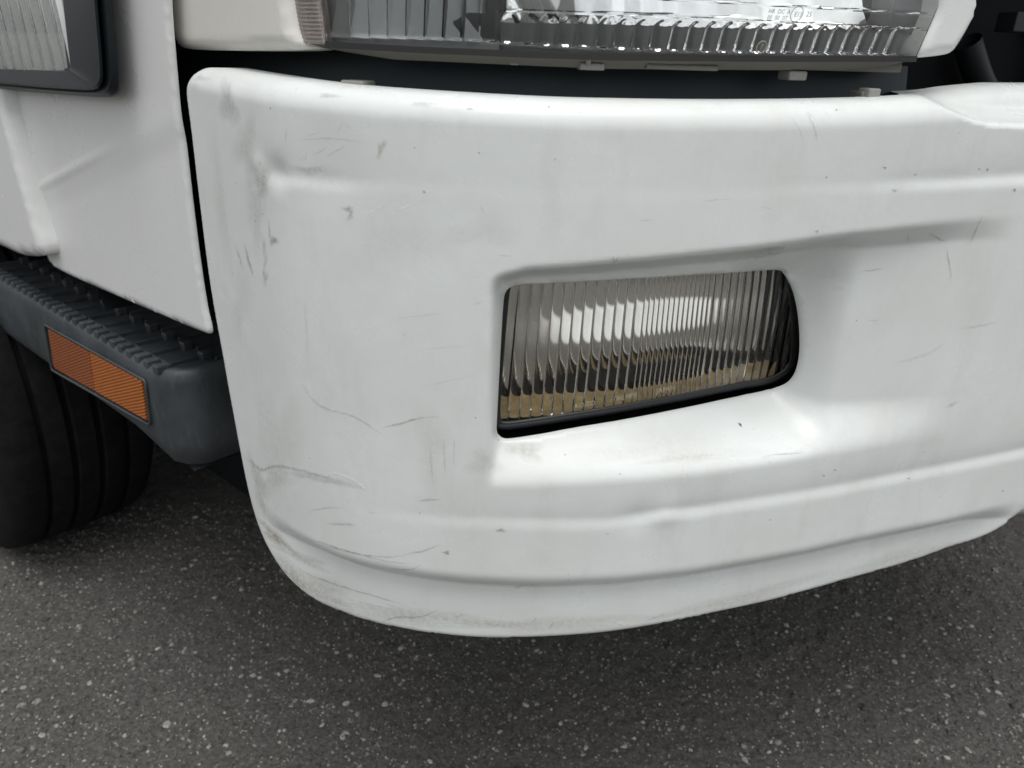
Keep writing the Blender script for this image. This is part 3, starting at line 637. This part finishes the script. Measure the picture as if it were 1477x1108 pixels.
# ------------------------------------------------------------------ headlight
head = pempty('headlight'); head['label'] = 'clear headlight with scalloped lens flutes and chrome reflector above the bumper'
HD = -.030
zfb = line([(462, 54), (500, 55), (600, 58), (700, 62), (760, 66), (880, 72), (1000, 77), (1130, 79), (1335, 82)], HD)
zrim = line([(425, 64), (470, 67), (600, 75), (760, 82), (880, 86), (1130, 88), (1335, 88)], HD)
zsc = line([(462, -60), (715, -40), (728, 26), (880, 31), (1000, 36), (1130, 40), (1280, 45), (1335, 47)], HD)
uHL, uHR = ux(468, 40, HD), ux(1358, 0, HD); uHRb = ux(1322, 82, HD); uF = ux(722, 30, HD); zTop = H + .17
FLx = list(np.linspace(478, 725, 10)) + [725 + 29 * i for i in range(1, 6)] + [870 + 27 * i for i in range(1, 5)] + [978 + 24.5 * i for i in range(1, 7)] + [1125 + 21.5 * i for i in range(1, 10)]
FLu = np.array([ux(x, 50, HD) for x in FLx])
def head_lens():
    us = np.unique(np.concatenate([np.linspace(FLu[i], FLu[i + 1], 11) for i in range(len(FLu) - 1)] + [np.linspace(uHL, FLu[0], 3), np.linspace(FLu[-1], uHR, 8)]))
    t = np.concatenate([np.linspace(0, .30, 75), np.linspace(.30, 1, 22)[1:]]); UU, TT = np.meshgrid(us, t, indexing='ij')
    zb = zrim(UU); Z = zb + (zTop - zb) * TT; rightlim = uHRb + (uHR - uHRb) * np.clip((Z - zfb(uHRb)) / (zx(1358, 0, HD) - zfb(uHRb)), 0, 1.4)
    UR = uHL + (UU - uHL) * (rightlim - uHL) / (uHR - uHL)
    i = np.clip(np.searchsorted(FLu, UU, 'right') - 1, 0, len(FLu) - 2); q = np.clip((UU - FLu[i]) / (FLu[i + 1] - FLu[i]), 0, 1)
    fl = 1 - (2 * q - 1) ** 2; facet = UU < uF
    band = ss((Z - zfb(UU)) / .0022) * (1 - ss((Z - zsc(UU) + .004 * (1 - fl)) / .004)); amp = np.where(facet, .0009 * (.3 + q), .0019 * fl)
    lines = sum(.0007 * np.exp(-((Z - zx(1130, y, HD) - 0) / .0005) ** 2) for y in (8, 32)) * (~facet)
    curve = -.25 * np.clip(Z - H - .03, 0, 1) ** 1.0 * .25
    F = S(UR, Z, HD + curve + 0 * Z); B = S(UR, Z, HD + curve - .0026 - amp * band - lines)
    return sharp(solid('lens', F, B, M['glass'], head), 28)
head_lens()
def strip(name, u0, u1, zl, zh, dl, dh, m, parent, n=80, k=6, flip=False):
    u = np.linspace(u0, u1, n); q = np.linspace(0, 1, k); U, Q = np.meshgrid(u, q, indexing='ij'); zl_ = zl(U) if callable(zl) else zl; zh_ = zh(U) if callable(zh) else zh
    return sheet(name, S(U, zl_ + (zh_ - zl_) * Q, dl + (dh - dl) * Q), m, parent)
zchin = line([(440, 66), (560, 86), (650, 90), (760, 95), (880, 100), (1130, 102), (1260, 101), (1300, 94), (1322, 89)], HD - .004)
strip('housing', ux(430, 66, HD), uHRb, zchin, lambda u: zrim(u) + .001, HD - .012, HD - .003, M['housing'], head)
strip('housing_lip', uHL, uHRb, lambda u: zrim(u) - .0006, lambda u: zrim(u) + .0032, HD + .0008, HD + .0008, M['rimglass'], head, 80, 3)
# reflector bowl and its flat chrome floor
zr = line([(715, 33), (880, 36), (1000, 40), (1130, 43), (1300, 46)], HD - .02)
uB0, uB1 = ux(722, 20, HD - .03), ux(1268, 20, HD - .03); uC = (uB0 + uB1) / 2 + .01; aB = (uB1 - uB0) / 2 + .012
def head_bowl():
    u = np.linspace(uB0, uB1, 110); q = np.linspace(0, 1, 50); U, Q = np.meshgrid(u, q, indexing='ij'); z0 = zr(U); Z = z0 + (zTop - z0) * Q; zc = H + .085
    r2 = ((U - uC) / aB) ** 2 + ((Z - zc) / .14) ** 2; fac = np.floor((U - uB0) / .030); dep = .075 * np.clip(1 - r2, 0, 1) ** .6
    wob = .0025 * np.abs(((U - uB0) / .034) % 1 - .5) * ss((dep - .01) / .02)
    return sheet('reflector', S(U, Z, HD - .026 - dep - wob), M['chrome'], head)
head_bowl()
def head_floor():
    u = np.linspace(uB0, uB1, 90); q = np.linspace(0, 1, 12); U, Q = np.meshgrid(u, q, indexing='ij'); z0 = zr(U)
    return sheet('reflector_floor', S(U, z0 + .010 * Q ** 2 + .0012 * np.sin((U - uB0) / .011) * Q, HD - .012 - .075 * Q), M['chrome'], head)
head_floor()
strip('inner_bezel', ux(700, 60, HD), uHRb - .004, lambda u: zrim(u) - .001, lambda u: zr(u), HD - .016, HD - .012, M['greybezel'], head)
strip('inner_bezel', ux(1262, 20, HD - .03), uHR + .012, lambda u: zr(u) - .002, lambda u: 0 * u + zTop, HD - .014, HD - .020, M['greybezel'], head, 12, 8)
strip('inner_bezel', ux(706, 20, HD - .02), ux(728, 20, HD - .02), lambda u: zr(u) - .01, lambda u: 0 * u + zTop, HD - .011, HD - .011, M['black'], head, 4, 4)
# side chamber with upright satin facets
def chamber():
    o = []
    xs = np.linspace(474, 702, 10)
    for i in range(9):
        u = np.linspace(ux(xs[i], 20, HD - .02), ux(xs[i + 1], 20, HD - .02), 6); q = np.linspace(0, 1, 10); U, Q = np.meshgrid(u, q, indexing='ij'); z0 = zfb(U) + .001
        e = (U - u[0]) / (u[-1] - u[0]); Z = z0 + (zTop - z0) * Q; d = HD - .012 - .006 * e - .10 * np.clip(Z - H, 0, .1) * .5 + .008 * np.exp(-(Z - z0) / .006)
        sheet('reflector_facet', S(U, Z, d), M['satin'] if i > 1 else M['greybezel'], head)
chamber()
strip('inner_bezel', uHL - .001, ux(722, 60, HD - .02), lambda u: zrim(u) - .001, lambda u: zfb(u) + .002, HD - .008, HD - .010, M['greybezel'], head)
pc = ux(655, 50, HD - .011); strip('inner_bezel', pc, ux(712, 50, HD - .011), lambda u: zfb(u) + .002, lambda u: zfb(u) + .012 + .005 * ss((u - pc) / .012), HD - .0105, HD - .0105, M['black'], head, 14, 3)
# lamp case behind
strip('lamp_case', uHL - .012, uHR + .015, lambda u: zrim(u) - .002, lambda u: 0 * u + zTop, HD - .115, HD - .115, M['greybezel'], head, 50, 6)
strip('lamp_case_floor', uHL - .012, uHR + .01, lambda u: zrim(u) - .001, lambda u: zrim(u) - .0015, HD - .008, HD - .115, M['black'], head, 50, 3)
# ribbed turn signal end
def signal():
    u0b, u1b = ux(426, 62, HD), ux(470, 62, HD); u0t, u1t = ux(409, 0, HD), ux(461, 0, HD); zb = zx(440, 63, HD); zt_ = zx(440, 0, HD); z = np.linspace(zb, zTop, 260); a = np.linspace(0, 1, 14)
    A, Z = np.meshgrid(a, z, indexing='ij'); k = (Z - zb) / (zt_ - zb); U = (u0b + (u0t - u0b) * k) * (1 - A) + (u1b + (u1t - u1b) * np.minimum(k, 1.6)) * A
    rib = np.abs(np.sin((Z - zb) * math.pi / ((zt_ - zb) / 10.5))) * .0011; edge = ss(A / .12) * ss((1 - A) / .12)
    solid('turn_signal_lens', S(U, Z, HD + .001 + rib * edge), S(U, Z, HD - .003 + 0 * Z), M['smoke'], head)
    M['sigback'] = mat('grey_brown_backing', (.30, .25, .235), .3, .6)
    U2 = U.copy(); sheet('signal_backing', S(U2, Z, HD - .008 + 0 * Z), M['sigback'], head)
signal()
clip('clip', 838, 872, 92, 101, -.036, .012, M['clip'], head); clip('clip', 846, 853, 84, 93, -.033, .006, M['clip'], head)
clip('clip', 1138, 1166, 103, 116, -.040, .014, M['clip'], head); clip('clip', 936, 1036, 95, 100, -.037, .008, M['housing'], head); clip('clip', 736, 748, 90, 94, -.040, .008, M['clip'], head)
clip('bracket', 1080, 1300, 90, 99, -.046, .02, M['housing'], head)
def head_text(txt, x, y, size, m):
    a0, z0 = uz(x, y, HD)
    text_mesh(txt, size, lambda px, py: S(a0[0] + px + py * .25, z0[0] + py, HD - .0005 + .0011 - .25 * .25 * np.clip(z0[0] + py - H - .03, 0, 1)), m, head)
head_text('HR  DC  A', 1107, 19, .0037, M['emboss_dark']); head_text('00  00  07', 1105, 28, .0037, M['emboss_dark']); head_text('E13', 1144, 24, .0040, M['emboss_dark']); head_text('25', 1161, 24, .0044, M['emboss_dark'])
def head_ring(x, y, r, m):
    a0, z0 = uz(x, y, HD); t = np.linspace(0, 2 * np.pi, 28, endpoint=False)
    tube('lettering', S(a0[0] + r * np.cos(t) + r * .25 * np.sin(t), z0[0] + r * np.sin(t), HD + .0003 + 0 * t), .00022, m, head)
head_ring(1149, 20.5, .0045, M['emboss_dark']); head_ring(1098, 68, .0036, M['emboss']); head_text('7', 1095, 71, .0042, M['emboss'])

# ------------------------------------------------------------------ painted cab pieces
def panel(name, px, d0, step, m, back=.02, r=.004, soft=2, extra=None, keepcorners=None):
    P = resample(soften(to_uz(px, d0), soft), step)
    def df(u, z):
        e, _ = polydist(np.asarray(u), np.asarray(z), P); q = np.minimum(np.clip(r - e, 0, None), r * .98); d = d0 - (r - np.sqrt(r * r - q * q))
        return d + (extra(u, z) if extra else 0)
    return tpart(plate, name, P, df, step, m, None, None, back)
fu0 = ux(250, 60, -.008)
def crease(u, z):
    cu, cz = uz([45, 160], [277, 214], -.008); t = np.clip((u - cu[0]) / (cu[1] - cu[0]), -.5, 1.6); zl = cz[0] + t * (cz[1] - cz[0]); e = z - zl
    return .0018 * np.exp(-(e / .004) ** 2) * (1 - ss((t - .7) / .5)) * ss((t + .3) / .3) - .002 * ss(-e / .03)
cpan = panel('corner_panel', [(228, -420), (236, -150), (241, 0), (246, 66), (256, 175), (274, 330), (290, 440), (299, 476), (299, 483), (293, 483), (240, 461), (150, 422), (78, 390), (66, 378), (58, 350), (30, 250), (0, 150), (-60, -60), (-150, -420)], -.008, .0042, M['panel'], .0015, .003, 1, crease)
cpan['label'] = 'white cab corner panel tapering to a point beside the bumper'
door = panel('door_panel', [(-40, -420), (-30, -60), (-2, 140), (22, 230), (48, 325), (61, 366), (56, 371), (26, 369), (2, 357), (-60, 330), (-160, 290), (-420, 200), (-420, -420)], .010, .008, M['panel'], .03, .006, 1)
sur = panel('front_panel', [(236, -420), (238, -60), (243, 30), (245, 58), (250, 68), (275, 72), (360, 73), (415, 72), (429, 69), (423, 58), (416, 35), (407, -20), (398, -420)], -.020, .005, M['panel_warm'], .03, .007, 1)
bz = panel('headlight_surround', [(1362, -420), (1360, -60), (1357, 8), (1346, 34), (1324, 82), (1330, 84), (1366, 80), (1381, 76), (1395, 56), (1408, 32), (1416, 6), (1420, -60), (1424, -420)], -.028, .004, M['panel'], .06, .006, 1)
# upper cab skin, above the lamps
def cab():
    u = np.linspace(RU[0] + .05, RU[-1] - .05, 160); z = np.concatenate([np.linspace(H + .19, H + .24, 4), np.linspace(H + .26, H + 1.0, 16)]); U, Z = np.meshgrid(u, z, indexing='ij')
    F = S(U, Z, -.015 - .06 * ((Z - H - .2) / .8) ** 2); B = S(U, Z, -.06 - .06 * ((Z - H - .2) / .8) ** 2); return part(solid('cab_skin', F, B, M['panel']))
cab()
# dark liner behind bumper and lamps, and the dark mass of chassis and engine
UL0 = ux(252, 200, -.05) - .01
part(strip('inner_liner', UL0, ux(1300, 120, -.075), lambda u: 0 * u + H - .095, lambda u: zrim(u) - .004, -.055, -.072, M['liner'], None, 90, 6))
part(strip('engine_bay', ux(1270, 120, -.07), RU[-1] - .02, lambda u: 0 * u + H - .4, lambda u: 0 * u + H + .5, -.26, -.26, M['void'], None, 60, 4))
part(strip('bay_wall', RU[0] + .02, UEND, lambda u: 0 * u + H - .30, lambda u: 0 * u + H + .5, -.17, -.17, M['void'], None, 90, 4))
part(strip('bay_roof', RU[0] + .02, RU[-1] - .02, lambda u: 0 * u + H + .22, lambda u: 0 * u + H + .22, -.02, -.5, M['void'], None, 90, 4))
def chassis():
    us = np.linspace(ux(300, 500) + .02, UEND, 60); u, q = np.meshgrid(us, np.linspace(0, 1, 5), indexing='ij')
    part(sheet('under_tray', S(u, H - .40 + 0 * q, -.035 - .5 * q), M['void']))
chassis()
part(box('chassis', (.35, 2.6, .72), ((1, 0, 0), (0, 1, 0), (0, 0, 1)), (1.9, 2.6, .5), M['void']))  # unseen plain box in the chassis's place, put in to block light underneath
part(tube('hose', S(np.linspace(ux(1400, 40, -.15), ux(1477, 110, -.15), 12), np.linspace(zx(1400, 60, -.15), zx(1477, 140, -.15), 12) - .02 * np.sin(np.linspace(0, 3.14, 12)), -.15), .012, M['black'], None, False, 12))
part(clip('grille_bracket', 1462, 1490, 18, 46, -.12, .02, M['black'], None))
part(lathe('fan_shroud', S(ux(1462, 90, -.16), zx(1462, 90, -.16), -.16), (0, 1, 0), [(.036, 0), (.04, .004), (.04, .03), (.03, .034)], M['black'], None))

# ------------------------------------------------------------------ side marker lamp
lamp = pempty('side_lamp'); lamp['label'] = 'black framed side lamp with clear ribbed lens on the cab corner panel'
def ring_plate(name, px_out, px_in, d_out, d_in, m):
    Po = resample(soften(to_uz(px_out, d_out), 2), .003); n = len(Po); Pi_ = soften(to_uz(px_in, d_in), 2); s = np.r_[0, np.cumsum(np.hypot(*np.diff(np.vstack([Pi_, Pi_[:1]]), axis=0).T))]
    tt = np.linspace(0, s[-1], n, endpoint=False); Q = np.vstack([Pi_, Pi_[:1]]); Pi2 = np.stack([np.interp(tt, s, Q[:, 0]), np.interp(tt, s, Q[:, 1])], 1)
    return Po, Pi2
def lamp_build():
    # outline rings from the panel outwards: (pixels, offset)
    def rr(l, t, r0, r1, b0, b1): return [(l, t), (r0, t), (r1, (b1 - 18)), (r1 - 4, b1 - 5), (r1 - 16, b1), (l, b0)]
    rings = [([(-260, -260), (142, -260), (158, -30), (172, 112), (170, 134), (158, 141), (120, 139), (0, 129), (-260, 104)], -.008),
             ([(-260, -260), (141, -260), (157, -30), (171, 112), (169, 133), (157, 140), (120, 138), (0, 128), (-260, 103)], .008),
             ([(-256, -256), (132, -256), (148, -30), (161, 108), (158, 127), (148, 134), (118, 134), (0, 125), (-256, 100)], .013),
             ([(-254, -254), (124, -254), (140, -30), (152, 105), (149, 123), (140, 131), (115, 131), (0, 122), (-254, 97)], .012),
             ([(-252, -252), (121, -252), (137, -30), (149, 104), (147, 121), (138, 129), (114, 129), (0, 121), (-252, 96)], .016),
             ([(-248, -248), (118, -248), (133, -30), (145, 103), (143, 118), (136, 126), (113, 127), (0, 119), (-248, 94)], .018),
             ([(-230, -230), (76, -230), (88, -30), (101, 86), (102, 97), (99, 102), (88, 103), (0, 101), (-230, 84)], .0155),
             ([(-228, -228), (75, -228), (87, -30), (100, 86), (101, 96), (98, 101), (87, 102), (0, 100), (-228, 83)], .011)]
    L = [soften(to_uz(p, d), 2) for p, d in rings]; n = len(L[0]); V = np.concatenate([S(l[:, 0], l[:, 1], d) for l, (_, d) in zip(L, rings)]); f = []
    for i in range(len(L) - 1):
        for j in range(n): f.append((i * n + j, (i + 1) * n + j, (i + 1) * n + (j + 1) % n, i * n + (j + 1) % n))
    sharp(obj('bezel', V, [q[::-1] for q in f], M['bezel'], lamp), 40)
    # ribbed lens
    x = np.linspace(-225, 100, 420); u0 = np.array([ux(a, 90, .013) for a in (-225, 101)]); us = np.linspace(u0[0], u0[1] + .004, int((u0[1] - u0[0]) / .0013)); zz = np.linspace(0, 1, 22); U, Q = np.meshgrid(us, zz, indexing='ij')
    zb = line([(-230, 83), (0, 100), (101, 103)], .013)(U); zt_ = zx(0, -230, .013); Z = zb + (zt_ - zb) * Q; lean = (Z - zb) * -.13
    rib = np.abs(np.sin((U - us[0]) * math.pi / .026)) * .0050
    sharp(solid('lens', S(U + lean, Z, .0145 + 0 * U), S(U + lean, Z, .0125 - rib), M['glass'], lamp), 30)
    bb = sheet('reflector', S(U + lean, Z, -.012 - .05 * np.sqrt(np.clip(1 - ((U - us[0]) / (us[-1] - us[0]) * 2 - 1) ** 2, 0, 1)) * np.sqrt(np.clip(1 - (1.0 - Q * 2) ** 2, 0, 1))  ) , M['chrome'], lamp)
lamp_build()

# ------------------------------------------------------------------ side step with tread
stp = pempty('side_step'); stp['label'] = 'dark grey plastic side step with raised tread and amber reflector'
sdir = np.array([-.755, .656, 0]); nout = np.array([-.656, -.755, 0]); P0 = np.array([-.255, .625, 0]); TZ = H - .311
def SP(t, n, z): t = np.asarray(t, float)[..., None]; n = np.asarray(n, float)[..., None]; z = np.asarray(z, float)[..., None]; return P0 + sdir * t + nout * n + np.array([0, 0, 1.]) * z
T0, T1 = .118, .74
def step_body():
    # cross-section (n, z) from the inner top edge round to the inner bottom; swept along a path with a rounded front corner
    sec = [(-.20, TZ - .010), (-.060, TZ - .010), (-.024, TZ - .006), (-.008, TZ - .001), (-.003, TZ - .003), (0.0, TZ - .008), (.001, TZ - .014), (.001, TZ - .05), (.0, TZ - .083), (-.003, TZ - .094), (-.012, TZ - .104), (-.05, TZ - .122), (-.20, TZ - .125)]
    R = .030; path = []
    for t in np.linspace(T1, T0 + R, 60): path.append((t, 0, 0))
    for a in np.linspace(0, math.pi / 2, 12)[1:]: path.append((None, a, 0))
    G = []
    for (t, a, _) in path:
        row = []
        for (n, z) in sec:
            if t is not None: row.append(SP(t, n, z))
            else:
                rad = R + n if n > -R else 0.0; inner = n if n < -R else -R
                cx, cn = T0 + R, -R
                if n > -R: row.append(SP(cx - rad * math.sin(a), cn + rad * math.cos(a), z))
                else: row.append(SP(cx + (n + R) * -math.sin(a) * 1.0 * 0 + 0, n, z) if a < 0.01 else SP(cx - 0, n, z))
        G.append(row)
    return G
def step_mesh():
    # outer wall + top rim swept round the corner, then along the front end
    sec = [(-.024, TZ - .009), (-.016, TZ - .004), (-.008, TZ - .001), (-.003, TZ - .003), (0.0, TZ - .008), (.0012, TZ - .016), (.0012, TZ - .05), (.0, TZ - .080), (-.003, TZ - .092), (-.010, TZ - .102), (-.022, TZ - .110), (-.026, TZ - .111)]
    R = .044; rows = []
    dr = lambda t, z: .013 * ss((T0 + .13 - t) / .11) * ss(np.clip((TZ - .05 - z) / .06, 0, 1))
    for t in np.linspace(T1, T0 + R, 50): rows.append([SP(t, n, z - dr(t, z)) for n, z in sec])
    for a in np.linspace(0, math.pi / 2, 14)[1:]: rows.append([SP(T0 + R - (R + n) * math.sin(a), -R + (R + n) * math.cos(a), z - dr(T0, z)) for n, z in sec])
    for k in np.linspace(.02, .25, 14): rows.append([SP(T0 - n, -R - k, z - dr(T0, z)) for n, z in sec])
    sheet('step_rim', np.array(rows), M['step'], stp, True)
    # tread floor and underside
    for nm, z, zz in (('tread_floor', TZ - .009, 0), ('underside', TZ - .111, 1)):
        t = np.linspace(T0 + .02, T1, 40); n = np.linspace(-.022, -.28, 14); TT, NN = np.meshgrid(t, n, indexing='ij')
        sheet(nm, SP(TT, NN, z + 0 * TT - (.013 * ss((T0 + .13 - TT) / .11) if zz else 0)), M['step'], stp, True)
step_mesh()
def knob(t, n, z, lt, ln, hz, name, bev=.0016):
    return box(name, SP(t, n, z), (sdir, nout, (0, 0, 1)), (lt, ln, hz), M['step'], stp, bev)
i = 0; t = T0 + .030
while t < T1 - .02:
    knob(t, -.0085, TZ - .0015, .0105, .015, .009, 'rim_lug'); t += .0205
t = T0 + .046; i = 0
while t < T1 - .03:
    knob(t, -.040, TZ - .0075, .0035, .034, .006, 'tread_rib', .001); knob(t - .004, -.062, TZ - .005, .011, .012, .010, 'tread_knob')
    knob(t - .016, -.092, TZ - .0075, .0035, .050, .006, 'tread_rib', .001); knob(t - .022, -.121, TZ - .005, .011, .012, .010, 'tread_knob'); knob(t - .03, -.150, TZ - .0075, .0035, .050, .006, 'tread_rib', .001)
    t += .0415
knob((T0 + T1) / 2 + .012, -.0215, TZ - .0065, T1 - T0 - .05, .0045, .005, 'tread_border', .001)
# amber reflector set in a recess frame
def uv(x, y):
    r = ray(x, y); k = (P0 @ nout + .0015 - np.array([0, 0, H]) @ nout) / (r @ nout); p = np.array([0, 0, H]) + r * k; return (p - P0) @ sdir, p[2]
rq = [uv(*q) for q in ((71, 474), (206, 549), (213, 606), (80, 531))]
def rp(a, b, n=.0025):
    (tl, tr, br, bl) = [np.array(q) for q in rq]; p = (tl * (1 - a) + tr * a) * (1 - b) + (bl * (1 - a) + br * a) * b; return SP(p[0], n, p[1])
def amber(name, a0, a1, m):
    A = np.linspace(a0, a1, 8); B = np.linspace(.0, 1.0, 6)
    F = np.array([[rp(a, b, .0035) for b in B] for a in A]); K_ = np.array([[rp(a, b, -.004) for b in B] for a in A]); o = solid(name, F, K_, m, stp, False); bevel(o, .0012); return o
amber('reflector_lens', .0, .486, M['amber_a']); amber('reflector_lens', .492, 1.0, M['amber_b'])
loop = [rp(a, -.06, .003) for a in np.linspace(-.03, 1.03, 20)] + [rp(1.035, b, .003) for b in np.linspace(0, 1, 8)] + [rp(a, 1.08, .003) for a in np.linspace(1.02, -.03, 20)] + [rp(-.04, b, .003) for b in np.linspace(1, 0, 8)]
tube('reflector_frame', loop, .0016, M['step'], stp)

# ------------------------------------------------------------------ front wheel
whl = pempty('wheel'); whl['label'] = 'black ribbed front tyre standing on the asphalt behind the step'
def wheel():
    r = ray(66, 739); q = r * (-H / r[2]); R = .335; ctr = np.array([q[0], q[1], 0]) + np.array([0, 0, R - .004]); ax = nout; W = .118
    prof = [(-W * .82, R * .60), (-W, R * .70), (-W * 1.03, R * .82), (-W * .99, R * .92), (-W * .90, R * .972), (-W * .78, R * .988)]
    gro = [-.062, -.0205, .0205, .062]; g = .0042
    for x in gro: prof += [(x - g - .0025, R * (.999 - .6 * x * x)), (x - g, R * .995 - .001), (x - g * .7, R - .012), (x + g * .7, R - .012), (x + g, R * .995 - .001), (x + g + .0025, R * (.999 - .6 * x * x))]
    prof += [(W * .78, R * .988), (W * .90, R * .972), (W * .99, R * .92), (W * 1.03, R * .82), (W, R * .70), (W * .82, R * .60)]
    sharp(lathe('tyre', ctr, ax, [(b, a) for a, b in prof], M['tyre'], whl, 160), 40)
    M['rim'] = mat('grey_steel_rim', (.35, .35, .34), .45, .7)
    lathe('rim', ctr, ax, [(.60 * R, .095), (.58 * R, .10), (.55 * R, .08), (.50 * R, .02), (.40 * R, .015), (.30 * R, .05), (.2 * R, .055), (.18 * R, .09), (.02, .095), (.0005, .095)], M['rim'], whl, 48)
    lathe('rim_back', ctr, ax, [(.60 * R, -.09), (.5 * R, -.08), (.001, -.07)], M['void'], whl, 32)
wheel()
# wheel housing: dark arch round the tyre
def arch():
    t = np.linspace(.30, 1.6, 30); n = np.linspace(-.02, -.6, 8); TT, NN = np.meshgrid(t, n, indexing='ij')
    part(sheet('wheel_housing', SP(TT, NN, H - .29 + .36 * np.sqrt(np.clip(1 - ((TT - .95) / .62) ** 2, 0, 1))), M['void']))
    n2 = np.linspace(-.02, -.6, 5); z2 = np.linspace(H - .30, H, 5); NN, ZZ = np.meshgrid(n2, z2, indexing='ij'); part(sheet('wheel_housing', SP(.10 + 0 * NN, NN - .12, ZZ), M['void']))
    part(box('cab_floor', SP(.9, -.9, H + .15), (sdir, nout, (0, 0, 1)), (1.9, 1.5, .1), M['void']))
arch()
part(box('underside_shade_panel', SP(.42, -.24, H - .42), (sdir, nout, (0, 0, 1)), (.70, .012, .34), M['void']))  # dark panel added so the space below the step reads as black shade
part(box('underbody_shade_box', SP(1.0, -1.02, .38), (sdir, nout, (0, 0, 1)), (1.3, 1.5, .50), M['void'], None, .02))  # plain dark box added to block light and blacken the area behind the tyre
